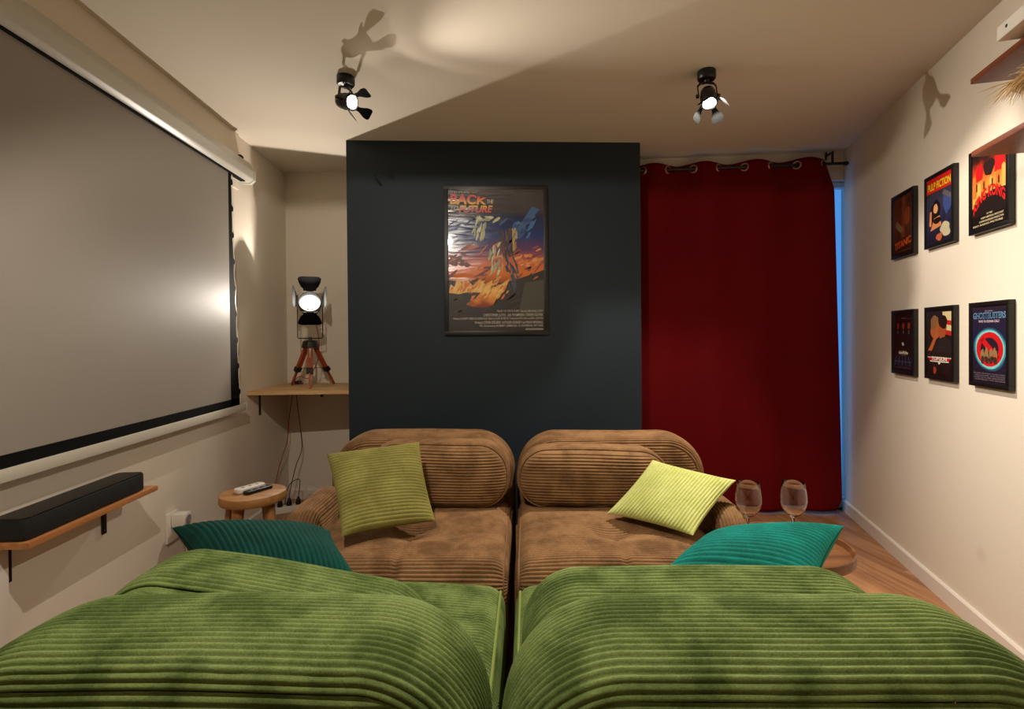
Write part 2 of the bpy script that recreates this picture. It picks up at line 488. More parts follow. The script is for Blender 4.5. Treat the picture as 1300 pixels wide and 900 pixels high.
# floor: slab and single planks
fl = struct('floor', MB().prism([(XL - 0.1, YR - 0.1, -0.06), (1.2, YR - 0.1, -0.06), (2.7, 3.5, -0.06), (XL - 0.1, 4.0, -0.06)], (0, 0, 0.048)), plain('floor_screed', lin(60, 40, 26), 0.9), smooth=False)
def clip(poly, n, d):
    out = []
    for i in range(len(poly)):
        a, b = poly[i], poly[(i + 1) % len(poly)]
        da, db = d - np.dot(n, a), d - np.dot(n, b)
        if da >= 0: out.append(a)
        if (da >= 0) != (db >= 0): out.append(a + (b - a) * da / (da - db))
    return out
HP = [(np.array((-1.0, 0)), -XL - 0.001), (np.array((0, -1.0)), -YR - 0.001), (RN, RN @ RA - 0.001), (-BN, -(BN @ BA) - 0.001)]
pang = math.radians(7.0)
pe = np.array((math.cos(pang), math.sin(pang))); pl = np.array((-math.sin(pang), math.cos(pang)))
PW, PL = 0.192, 1.28
for i in range(-10, 15):
    offs = (i * 0.37) % 1.0 * PL
    for j in range(-3, 5):
        c = np.array((0.35, 0.0)) + pe * (i * PW) + pl * (j * PL + offs)
        g = 0.0012
        q = [c + pe * g + pl * g, c + pe * (PW - g) + pl * g, c + pe * (PW - g) + pl * (PL - g), c + pe * g + pl * (PL - g)]
        for n_, d_ in HP:
            q = clip(q, n_, d_)
            if len(q) < 3: break
        if len(q) < 3: continue
        area = 0.5 * abs(sum(q[k][0] * q[(k + 1) % len(q)][1] - q[(k + 1) % len(q)][0] * q[k][1] for k in range(len(q))))
        if area < 0.001: continue
        m_ = MB().prism([(a[0], a[1], -0.012) for a in q], (0, 0, 0.012))
        o = obj('plank', m_, FLOOR_OAK, fl, smooth=False)
        # turn the mesh into plank coordinates so that the grain runs along it
        o.rotation_euler = (0, 0, pang)
        R2 = np.array(((math.cos(-pang), -math.sin(-pang)), (math.sin(-pang), math.cos(-pang))))
        for v in o.data.vertices:
            x, y = R2 @ np.array((v.co.x, v.co.y)); v.co.x = x; v.co.y = y

# skirting boards
BH, BT = 0.072, 0.014
def skirting(name, p0, p1, inward):
    p0, p1, inw = np.array(p0, float), np.array(p1, float), np.array(inward, float)
    prof = [(0, 0), (BT, 0), (BT, BH - 0.006), (BT - 0.005, BH), (0, BH)]
    poly = [p0 + inw * a + UP * b for a, b in prof]
    struct(name, MB().prism(poly, p1 - p0), TRIM_WHITE, smooth=False)
skirting('baseboard_right', rw(-3.1), rw(1.545), RI3)
skirting('baseboard_left', (XL, YR, 0), (XL, 3.74, 0), (1, 0, 0))
skirting('baseboard_back', bw(-2.50), bw(-1.92), BN3)

# window behind the curtain
w1 = empty('window_1', bw(0.7, -0.1, 0.0), kind='structure')
def wbar(s0, s1, z0, z1, o0, o1, name, mat=FRAME_WHITE, parent=None):
    q = [bw(s0, o0, z0), bw(s1, o0, z0), bw(s1, o1, z0), bw(s0, o1, z0)]
    return obj(name, MB().prism(q, (0, 0, z1 - z0)), mat, parent, bevel=0.003)
wbar(WO1 - 0.018, WO1 - 0.001, 0.002, WOT - 0.002, -0.05, -0.11, 'window_frame', parent=w1)
wbar(WO0 + 0.001, WO0 + 0.035, 0.002, WOT - 0.002, -0.05, -0.11, 'window_frame', parent=w1)
wbar(WO0 + 0.036, WO1 - 0.019, WOT - 0.037, WOT - 0.002, -0.05, -0.11, 'window_frame', parent=w1)
wbar(WO0 + 0.036, WO1 - 0.019, 0.002, 0.06, -0.05, -0.11, 'window_frame', parent=w1)
wbar(0.67, 0.72, 0.061, WOT - 0.038, -0.05, -0.11, 'window_frame', parent=w1)
wbar(WO0 + 0.036, 0.669, 0.061, WOT - 0.038, -0.078, -0.084, 'window_pane', WIN_PANE, w1)
wbar(0.721, WO1 - 0.019, 0.061, WOT - 0.038, -0.078, -0.084, 'window_pane', WIN_PANE, w1)

# ------------------------------------------------------------------ curtain, rod, rings
RODZ, ROFF = 2.236, 0.085
rings_s = [-0.019 + 0.1612 * k for k in range(8)]
def wave(s):
    # in front of the rod between ring 0 and 1, behind it between 1 and 2, and so on
    k = (s - rings_s[0]) / 0.1612
    return -math.cos(math.pi * (k + 0.5)) if False else math.sin(math.pi * k)
NS, NZ = 300, 90
P = np.zeros((NS, NZ, 3))
ztop, zbot = RODZ + 0.034, 0.014
for i in range(NS):
    a = i / (NS - 1)
    for j in range(NZ):
        t = j / (NZ - 1)
        z = ztop + (zbot - ztop) * t
        s_r = 1.118 + 0.055 * min(1, t * 12) + 0.048 * t
        if t > 0.97: s_r -= (t - 0.97) * 1.2
        s = -0.075 + a * (s_r + 0.075)
        st = -0.075 + a * (1.12 + 0.075)
        amp = 0.030 * math.exp(-t * 9) + 0.012 * (1 - math.exp(-t * 5))
        y = amp * math.sin(math.pi * (st - rings_s[0]) / 0.1612)
        y += 0.006 * math.sin(9 * s + 3 * t) * t + 0.004 * math.sin(23 * s - 5 * t + 1) * t
        y += 0.035 * max(0, t - 0.8) * math.sin(3.0 * s + 0.8)
        zz = z + 0.006 * math.sin(math.pi * (st - rings_s[0]) / 0.1612 + 0.6) * (1 - t) + (0.006 * math.sin(7 * s) if t > 0.9 else 0)
        P[i, j] = bw(s, ROFF + y, zz)
cr = empty('curtain', bw(0.55, ROFF, 0.03), 'floor-length dark red curtain with metal eyelets on a black rod', 'curtain')
cu = grids('curtain_cloth', [(P, False)], CURTAIN, cr)
so = cu.modifiers.new('thickness', 'SOLIDIFY'); so.thickness = 0.003; so.offset = 0
for k, s in enumerate(rings_s):
    ang = (1 if k % 2 == 0 else -1) * 0.62
    d = BE3 * math.cos(ang) + BN3 * math.sin(ang)         # cloth direction where the rod passes
    pts = [bw(s, ROFF, RODZ) + (d * math.cos(q) + UP * math.sin(q)) * 0.0225 for q in np.linspace(0, 2 * math.pi, 33)[:-1]]
    obj('eyelet', MB().tube(pts, 0.0048, 8, closed=True), BRASS_GREY, cr)
rod = empty('curtain_rod', bw(0.6, ROFF, RODZ), 'thin black curtain rod on angled brackets under the ceiling', 'curtain rod')
obj('pole', MB().tube([bw(s, ROFF, RODZ) for s in np.linspace(-0.08, 1.235, 12)], 0.0095, 12), BLACK_METAL, rod)
obj('finial', MB().lathe([(0.0095, 0), (0.013, 0.002), (0.013, 0.022), (0.010, 0.026)], bw(1.232, ROFF, RODZ), BE3, 16), BLACK_METAL, rod)
for s in (1.165,):
    obj('bracket', MB().beam(bw(s, ROFF, RODZ), bw(s, ROFF, CEIL - 0.03), 0.010, 0.012, up=BN3).beam(bw(s, ROFF + 0.005, CEIL - 0.031), bw(s, 0.002, CEIL - 0.031), 0.012, 0.008)
        .beam(bw(s, 0.004, CEIL - 0.055), bw(s, 0.004, CEIL - 0.004), 0.02, 0.006, up=BE3), BLACK_METAL, rod)

# ------------------------------------------------------------------ projector screen on the left wall
ps = empty('projector_screen', (XL, 1.75, 0.75), 'pulled-down projection screen with a black border on the left wall', 'projector screen')
prof = [(XL + 0.015, 2.06), (XL + 0.075, 2.056), (XL + 0.098, 2.075), (XL + 0.098, 2.125), (XL + 0.062, 2.182), (XL + 0.015, 2.188)]
obj('cassette', MB().prism([(x, 0.45, z) for x, z in prof], (0, 2.595, 0)), CASSETTE, ps, bevel=0.006)
prof2 = [(XL + 0.017, 2.058), (XL + 0.077, 2.053), (XL + 0.1005, 2.073), (XL + 0.1005, 2.127), (XL + 0.064, 2.185), (XL + 0.017, 2.191)]
obj('end_cap', MB().prism([(x, 3.0455, z) for x, z in prof2], (0, 0.022, 0)), CASSETTE, ps, bevel=0.003)
obj('mounting_clip', MB().box((XL + 0.045, 2.965, 2.176), (XL + 0.062, 3.0, 2.196)), BLACK_PLASTIC, ps)
obj('slot', MB().box((XL + 0.047, 0.5, 2.0505), (XL + 0.073, 2.99, 2.0575)), SCREEN_BLACK, ps)
XS = XL + 0.06
obj('viewing_cloth', MB().box((XS - 0.001, 0.6, 0.825), (XS + 0.0012, 2.824, 2.056)), SCREEN_CLOTH, ps, smooth=False)
mb = MB()
mb.box((XS - 0.0012, 0.5, 0.787), (XS + 0.0016, 2.90, 0.8265))
obj('lower_border', mb, SCREEN_BLACK, ps, smooth=False)
zz = np.linspace(0.785, 2.056, 40)
def outer(z): 
    t = (z - 0.785) / (2.056 - 0.785)
    return 2.921 - 0.066 * (1 - (1 - t) ** 1.7) 
poly = [(XS - 0.0014, 2.8235, zz[0]), (XS - 0.0014, 2.8235, zz[-1])] + [(XS - 0.0014, outer(z), z) for z in zz[::-1]]
obj('side_border', MB().prism(poly, (0.003, 0, 0)), SCREEN_BLACK, ps, smooth=False)
for k in range(9):
    z = 0.86 + k * 0.1435
    if z > 2.04: break
    obj('tension_tab', MB().lathe([(0.017, -0.002), (0.017, 0.002)], (XS, outer(z), z), (1, 0, 0), 14), SCREEN_BLACK, ps)
obj('tension_cord', MB().tube([(XS, outer(z) + 0.012 + 0.006 * math.cos((z - 0.86) / 0.1435 * 2 * math.pi), z) for z in np.linspace(0.79, 2.05, 60)], 0.0018, 6), WHITE_PLASTIC, ps)
obj('weight_bar', MB().box((XS - 0.010, 0.48, 0.747), (XS + 0.010, 2.98, 0.7865)), BAR_PAINT, ps, bevel=0.006)
obj('bar_cap', MB().box((XS - 0.012, 2.9805, 0.7455), (XS + 0.012, 2.996, 0.788)), BAR_PAINT, ps, bevel=0.005)

# ------------------------------------------------------------------ soundbar shelf
sh = empty('wall_shelf', (XL, 1.8, 0.56), 'narrow oak wall shelf on black brackets carrying the soundbar', 'shelf')
obj('board', MB().box((XL + 0.0015, 1.520, 0.556), (XL + 0.135, 2.092, 0.574)), OAK_SHELF, sh, bevel=0.0015)
for yb in (1.60, 1.985):
    b_ = MB().box((XL + 0.001, yb - 0.011, 0.425), (XL + 0.006, yb + 0.011, 0.5545)).box((XL + 0.001, yb - 0.011, 0.5505), (XL + 0.115, yb + 0.011, 0.5555))
    br = obj('bracket', b_, BLACK_METAL, sh, bevel=0.001)
    obj('screw', MB().lathe([(0.004, 0), (0.003, 0.0015)], (XL + 0.0058, yb, 0.438), (1, 0, 0), 10), GREY_STEEL, br)
sb = empty('soundbar', (XL + 0.07, 1.78, 0.5745), 'long black soundbar resting on the narrow oak wall shelf', 'soundbar')
mb = MB()
z0, z1 = 0.5745, 0.642
def rrect(x0, x1, y0, y1, r, n=7):
    pts = []
    for cx, cy, a0 in ((x1 - r, y1 - r, 0), (x0 + r, y1 - r, 90), (x0 + r, y0 + r, 180), (x1 - r, y0 + r, 270)):
        for k in range(n):
            q = math.radians(a0 + 90 * k / (n - 1)); pts.append((cx + r * math.cos(q), cy + r * math.sin(q)))
    return pts
rp = rrect(XL + 0.02, XL + 0.122, 1.527, 2.043, 0.022)
obj('speaker_body', MB().prism([(x, y, z0 + 0.004) for x, y in rp], (0, 0, z1 - z0 - 0.008)), SPEAKER_CLOTH, sb, bevel=0.003)
obj('top_plate', MB().prism([(x, y, z1 - 0.0035) for x, y in rrect(XL + 0.023, XL + 0.119, 1.530, 2.040, 0.02)], (0, 0, 0.0035)), BLACK_PLASTIC, sb)
obj('base_plate', MB().prism([(x, y, z0) for x, y in rrect(XL + 0.03, XL + 0.112, 1.54, 2.03, 0.02)], (0, 0, 0.004)), BLACK_PLASTIC, sb)
obj('cable_duct', MB().box((XL + 0.0005, 1.515, 0.075), (XL + 0.03, 1.575, 0.5545)), TRIM_WHITE, None, bevel=0.003)
tag(bpy.data.objects['cable_duct'], 'white vertical cable duct on the wall under the soundbar shelf', 'cable duct')

# ------------------------------------------------------------------ lamp shelf in the alcove
LZ = 0.835
ls = empty('corner_shelf', (-1.15, 3.4, LZ), 'pale pine board fitted into the alcove carrying the tripod lamp', 'shelf')
obj('board', MB().prism([(XL + 0.001, 3.130, LZ - 0.02), (-0.855, 3.130, LZ - 0.02), (-0.855, 3.662, LZ - 0.02), (XL + 0.001, 3.744, LZ - 0.02)], (0, 0, 0.02)), PINE, ls, bevel=0.001)
for px, py in ((-1.455, 3.30), (-1.20, 3.704), (-0.99, 3.676)):
    if px < -1.4:
        b_ = MB().box((XL + 0.0008, py - 0.010, LZ - 0.165), (XL + 0.006, py + 0.010, LZ - 0.0205)).box((XL + 0.0008, py - 0.010, LZ - 0.0255), (XL + 0.16, py + 0.010, LZ - 0.0205))
    else:
        b_ = MB().box((px - 0.010, py - 0.006, LZ - 0.10), (px + 0.010, py - 0.001, LZ - 0.0205)).box((px - 0.010, py - 0.16, LZ - 0.0255), (px + 0.010, py - 0.001, LZ - 0.0205))
    obj('bracket', b_, BLACK_METAL, ls, bevel=0.001)

# ------------------------------------------------------------------ lamps
def frame_of(axis, roll=0.0):
    a = np.array(axis, float); a /= np.linalg.norm(a)
    t = UP if abs(a[2]) < 0.95 else np.array((0, 1.0, 0))
    e1 = np.cross(t, a); e1 /= np.linalg.norm(e1); e2 = np.cross(a, e1)
    c, s = math.cos(roll), math.sin(roll)
    return a, e1 * c + e2 * s, -e1 * s + e2 * c

def flap(mb, rim, a, e, rr, length, wb, wt, spread):
    """leaf-shaped barn door hinged on the rim in direction e, leaning outwards"""
    tdir = np.cross(a, e)
    d = a * math.cos(spread) + e * math.sin(spread)
    nrm = np.cross(tdir, d)
    base = rim + e * rr
    out = []
    prof = [(0, wb), (0.18, wb * 1.0), (0.32, wb * 1.35), (0.6, wt * 0.92), (0.85, wt), (0.95, wt * 0.9), (1.0, wt * 0.68)] if wt < 0.05 or length > 0.09 else [(0, wb), (0.15, wb * 1.6), (0.5, wt * 0.8), (0.9, wt), (1.0, wt * 0.98)]
    L_ = [base + d * length * t + tdir * w for t, w in prof]
    R_ = [base + d * length * t - tdir * w for t, w in prof[::-1]]
    mb.prism(L_ + R_, nrm * 0.0014)

def lamp_lights(name, pos, axis, wide, beam, wide_angle, angle, size=0.005):
    """a reflector lamp: wide skirt of light and a tighter beam, both from the bulb"""
    a = np.array(axis, float); a /= np.linalg.norm(a)
    for nm, en, ang, bl in (('_wide', wide, wide_angle, 0.25), ('_beam', beam, angle, 1.0)):
        if en <= 0: continue
        l = bpy.data.lights.new(name + nm, 'SPOT'); l.energy = en; l.color = WARM; l.shadow_soft_size = size
        l.spot_size = math.radians(ang); l.spot_blend = bl
        o = bpy.data.objects.new(name + nm, l); COL.objects.link(o); o.location = pos
        o.rotation_euler = Vector(a).to_track_quat('-Z', 'Y').to_euler()

def ceiling_spot(base, pivot, axis, roll, label, power, angle=70, wide_angle=160, spreads=(0.6, 0.6, 0.6, 0.6), tip=0.027, size=0.005):
    base = np.array((base[0], base[1], CEIL)); pivot = np.array(pivot, float)
    a, e1, e2 = frame_of(axis, roll)
    root = empty('ceiling_spotlight', base, label, 'spotlight')
    obj('canopy', MB().lathe([(0.037, 0.0), (0.040, 0.004), (0.040, 0.034), (0.036, 0.040), (0.012, 0.043), (0.010, 0.052)], base - UP * 0.0005, (0, 0, -1), 28), BLACK_METAL, root)
    # yoke: two thin arms from the canopy down to the can's sides
    side = np.cross(a, UP); 
    side = side / np.linalg.norm(side) if np.linalg.norm(side) > 1e-3 else np.array((1.0, 0, 0))
    top = base - UP * 0.050
    for sg in (-1, 1):
        sd = side * sg
        hinge = pivot + sd * 0.041
        ar = MB().tube([top, top + sd * 0.030 - UP * 0.004, top + sd * 0.041 - UP * 0.016, hinge], 0.0028, 8)
        ar.tube([top + a * 0.008, top + sd * 0.030 - UP * 0.004 + a * 0.008, top + sd * 0.041 - UP * 0.016 + a * 0.008, hinge + a * 0.008], 0.0028, 8)
        am = obj('yoke_arm', ar, BLACK_METAL, root)
        obj('hinge_knob', MB().lathe([(0.004, 0), (0.009, 0.001), (0.009, 0.010), (0.006, 0.012)], hinge, sd, 14), BLACK_GLOSS, am)
    # can: rounded back, ribbed body, open front (a real hollow cup)
    L0, L1, r = -0.040, 0.045, 0.033
    pr = [(0.004, L0 - 0.006), (0.018, L0 - 0.002), (0.028, L0 + 0.008), (r, L0 + 0.024), (r, 0.0), (r + 0.002, 0.002), (r + 0.002, 0.008), (r, 0.010), (r, 0.020), (r + 0.002, 0.022), (r + 0.002, 0.028), (r, 0.030), (r + 0.003, L1 - 0.008), (r + 0.003, L1),
          (r - 0.002, L1), (r - 0.004, L1 - 0.012), (0.010, L1 - 0.040)]
    obj('lamp_can', MB().lathe(pr, pivot, a, 28), BLACK_GLOSS, root)
    rim = pivot + a * L1
    obj('bulb', MB().lathe([(0.008, -0.036), (0.020, -0.020), (0.0245, -0.008), (0.0245, -0.006), (0.016, -0.003), (0.004, -0.002)], rim, a, 24), BULB, root)
    for k in range(4):
        q = k * math.pi / 2
        e = e1 * math.cos(q) + e2 * math.sin(q)
        m_ = MB(); flap(m_, rim - a * 0.002, a, e, r + 0.004, 0.066, 0.011, tip, spreads[k])
        fo = obj('barn_door', m_, FLAP_METAL, root, smooth=False)
        obj('hinge', MB().beam(rim - a * 0.002 + e * (r + 0.003) - np.cross(a, e) * 0.01, rim - a * 0.002 + e * (r + 0.003) + np.cross(a, e) * 0.01, 0.005, 0.005), GREY_STEEL, fo)
    lamp_lights('ceiling_spotlight', rim + a * 0.004, a, power['wide'], power['beam'], wide_angle, angle, size)
    return root

ceiling_spot((-0.644, 2.366), (-0.634, 2.312, 2.205), (0.86, -0.46, -0.30), -0.35, 'black ceiling spotlight nearest the projection screen, turned sideways with barn doors', LAMP['left'], angle=80, wide_angle=100, size=0.008, spreads=(0.6, 0.35, 0.6, 0.6))
ceiling_spot((0.984, 2.272), (0.984, 2.258, 2.222), (-0.04, -0.40, -0.915), 0.75, 'black ceiling spotlight between dark accent wall and right wall, pointing down', LAMP['right'], angle=112, wide_angle=150)
ceiling_spot((-0.47, 0.60), (-0.47, 0.62, 2.215), (0.20, 0.72, -0.66), 0.0, 'black ceiling spotlight above the green sofa, outside the picture', LAMP['rear'], angle=70, wide_angle=118, size=0.0015, spreads=(1.35, 0.18, 1.35, 1.2), tip=0.058)

# tripod lamp
LC = np.array((-1.19, 3.45, LZ))
tl = empty('tripod_lamp', LC, 'studio-style lamp with black barn doors on a small orange wooden tripod', 'lamp')
apex = LC + UP * 0.285
feet = [(-1.139, 3.279), (-1.352, 3.545), (-1.078, 3.590)]
for fx, fy in feet:
    f = np.array((fx, fy, LZ)); d = f - apex; dn = d / np.linalg.norm(d)
    hor = np.array((d[0], d[1], 0)); hor /= np.linalg.norm(hor); sd = np.cross(hor, UP)
    t0 = apex + hor * 0.028 - UP * 0.012
    mid = t0 + (f - t0) * 0.60
    leg = MB().beam(t0 + sd * 0.012, mid + sd * 0.012, 0.011, 0.018, up=hor).beam(t0 - sd * 0.012, mid - sd * 0.012, 0.011, 0.018, up=hor)
    lg = obj('leg', leg, TRIPOD_WOOD, tl, bevel=0.0015)
    e_ = f - (f - t0) / np.linalg.norm(f - t0) * 0.004
    obj('lower_leg', MB().beam(t0 + (f - t0) * 0.30, e_, 0.0125, 0.014, up=hor), TRIPOD_WOOD, lg, bevel=0.0015)
    obj('leg_clamp', MB().beam(mid - (f - t0) * 0.06, mid + (f - t0) * 0.05, 0.042, 0.030, up=hor), BLACK_PLASTIC, lg, bevel=0.003)
    obj('clamp_knob', MB().lathe([(0.005, 0), (0.008, 0.001), (0.008, 0.012)], mid + hor * 0.015, hor, 12), BLACK_PLASTIC, lg)
mids = [np.array((fx, fy, LZ)) + (apex - np.array((fx, fy, LZ))) * 0.42 for fx, fy in feet]
ctr = sum(mids) / 3
mb = MB()
for m_ in mids: mb.tube([m_, ctr], 0.0018, 6)
obj('spreader', mb, GREY_STEEL, tl)
obj('tripod_head', MB().lathe([(0.056, -0.030), (0.052, -0.004), (0.046, 0.016), (0.030, 0.020), (0.010, 0.022)], apex, UP, 6), BLACK_METAL, tl, bevel=0.002)
obj('mount_knob', MB().lathe([(0.011, 0), (0.011, 0.012), (0.007, 0.020)], apex + UP * 0.0225, UP, 14), BLACK_PLASTIC, tl)
# yoke
HC = LC + np.array((0.0, 0.0, 0.536))          # can pivot
la, le1, le2 = frame_of((0.30, -0.88, 0.36), 0.0)
yw = 0.082
base_z = apex[2] + 0.034
ypts = [HC + np.array((-yw, 0, 0)), np.array((HC[0] - yw, HC[1], base_z + 0.006)), np.array((HC[0] - yw + 0.006, HC[1], base_z)), np.array((HC[0] + yw - 0.006, HC[1], base_z)), np.array((HC[0] + yw, HC[1], base_z + 0.006)), HC + np.array((yw, 0, 0))]
obj('yoke', MB().tube(ypts, 0.0035, 8), BLACK_METAL, tl)
for sg in (-1, 1):
    obj('yoke_knob', MB().lathe([(0.006, 0), (0.013, 0.001), (0.013, 0.014)], HC + np.array((sg * (yw - 0.014), 0, 0)), (sg, 0, 0), 16), BLACK_PLASTIC, tl)
R_ = 0.066
pr = [(0.010, -0.085), (0.035, -0.080), (0.052, -0.062), (R_, -0.030), (R_, -0.012), (R_ + 0.003, -0.010), (R_ + 0.003, -0.002), (R_, 0.0), (R_, 0.030), (R_ + 0.004, 0.032), (R_ + 0.004, 0.060), (R_, 0.060), (R_ - 0.003, 0.030), (0.030, 0.0), (0.012, -0.01)]
obj('lamp_can', MB().lathe(pr, HC, la, 36), BLACK_GLOSS, tl)
rim = HC + la * 0.060
obj('bulb', MB().lathe([(0.014, -0.055), (0.034, -0.030), (0.044, -0.012), (0.044, -0.008), (0.030, -0.004), (0.005, -0.002)], rim, la, 28), BULB, tl)
fr_ = MB()
for k in range(4):
    e = le1 * math.cos(k * math.pi / 2) + le2 * math.sin(k * math.pi / 2)
    t_ = np.cross(la, e)
    fr_.beam(rim - la * 0.003 + e * (R_ + 0.006) - t_ * 0.052, rim - la * 0.003 + e * (R_ + 0.006) + t_ * 0.052, 0.005, 0.006)
obj('door_frame', fr_, GREY_STEEL, tl)
for k, spd in ((0, 0.25), (1, 0.70), (2, 0.25), (3, 1.30)):
    e = le1 * math.cos(k * math.pi / 2) + le2 * math.sin(k * math.pi / 2)
    m_ = MB(); flap(m_, rim - la * 0.001, la, e, R_ + 0.008, 0.105, 0.040, 0.072, spd)
    fo = obj('barn_door', m_, FLAP_METAL, tl, smooth=False)
    t_ = np.cross(la, e)
    for sg in (-1, 1):
        obj('hinge', MB().beam(rim - la * 0.002 + e * (R_ + 0.008) + t_ * sg * 0.022, rim - la * 0.002 + e * (R_ + 0.008) + t_ * sg * 0.040, 0.009, 0.009), GREY_STEEL, fo)
def smooth_path(pts, n=10):
    P_ = [np.array(p, float) for p in pts]; out = []
    for i in range(len(P_) - 1):
        p0, p1, p2, p3 = P_[max(i - 1, 0)], P_[i], P_[i + 1], P_[min(i + 2, len(P_) - 1)]
        for k in range(n):
            t = k / n
            out.append(0.5 * ((2 * p1) + (-p0 + p2) * t + (2 * p0 - 5 * p1 + 4 * p2 - p3) * t * t + (-p0 + 3 * p1 - 3 * p2 + p3) * t ** 3))
    out.append(P_[-1]); return out
obj('lamp_cord', MB().tube(smooth_path([HC - la * 0.086, HC - la * 0.10 + np.array((0.03, 0, -0.06)), LC + np.array((0.045, 0.03, 0.32)), LC + np.array((0.05, 0.01, 0.20)), LC + np.array((0.035, -0.03, 0.12)), LC + np.array((-0.01, -0.02, 0.055)), LC + np.array((-0.08, 0.02, 0.065)), LC + np.array((-0.15, 0.10, 0.012)), (-1.30, 3.62, LZ + 0.004)]), 0.0026, 8), RED_CORD, tl)
obj('cord_switch', MB().obox((-1.335, 3.62, LZ + 0.013), (1, 0, 0), (0, 1, 0), UP, 0.016, 0.03, 0.012), BLACK_PLASTIC, tl, bevel=0.004)
lamp_lights('tripod_lamp', rim + la * 0.012, la, LAMP['tripod']['wide'], LAMP['tripod']['beam'], 150, 90)

# ------------------------------------------------------------------ sofas
GA = math.radians(4.2); G0 = np.array((0.005, 0.90, 0.0))
EU = np.array((math.cos(GA), -math.sin(GA), 0)); EW = np.array((math.sin(GA), math.cos(GA), 0))
def place(uc, w0, flip):
    """local (x across, y from back to front, z) -> world"""
    sg = -1.0 if flip else 1.0
    def T(P_):
        P_ = np.asarray(P_, float)
        return G0 + (uc + sg * P_[..., 0:1]) * EU + (w0 + sg * P_[..., 1:2]) * EW + P_[..., 2:3] * UP
    return T
def nz(x, y, z, seed, f=1.0):
    r = np.random.default_rng(seed); s = 0
    for k in range(6):
        d = r.normal(size=3); d /= np.linalg.norm(d); q = f * (0.7 + 0.35 * k)
        s = s + np.sin((x * d[0] + y * d[1] + z * d[2]) * q * 6.283 + r.uniform(0, 6.28)) / (1 + 0.5 * k)
    return s / 3.0
PITCH = 0.0125
def ribh(s, A=0.0042):
    return 1.9 * A * (np.abs(np.sin(np.pi * s / PITCH)) ** 0.6 - 0.68)
def grid_normals(P_, centre):
    du = np.gradient(P_, axis=0); dv = np.gradient(P_, axis=1)
    n = np.cross(du, dv); n /= np.linalg.norm(n, axis=2, keepdims=True) + 1e-9
    sgn = np.sign(np.sum(n * (P_ - centre), axis=2).mean())
    return n * sgn
def outline(Wd, Hd, rt, rb, n=220):
    """closed rounded rectangle, x centred, z 0..Hd, returns points and outward normals"""
    hw = Wd / 2
    segs = []
    def arc(cx, cz, r, a0, a1):
        k = np.linspace(a0, a1, 40); return np.stack([cx + r * np.cos(k), cz + r * np.sin(k)], 1)
    pts = np.vstack([arc(hw - rt, Hd - rt, rt, 0, math.pi / 2), arc(-hw + rt, Hd - rt, rt, math.pi / 2, math.pi), arc(-hw + rb, rb, rb, math.pi, 1.5 * math.pi), arc(hw - rb, rb, rb, 1.5 * math.pi, 2 * math.pi)])
    pts = np.vstack([pts, pts[:1]])
    d = np.r_[0, np.cumsum(np.linalg.norm(np.diff(pts, axis=0), axis=1))]
    q = np.linspace(0, d[-1], n + 1)[:-1]
    o = np.stack([np.interp(q, d, pts[:, 0]), np.interp(q, d, pts[:, 1])], 1)
    t = np.roll(o, -1, 0) - np.roll(o, 1, 0); t /= np.linalg.norm(t, axis=1, keepdims=True)
    return o, np.stack([t[:, 1], -t[:, 0]], 1)
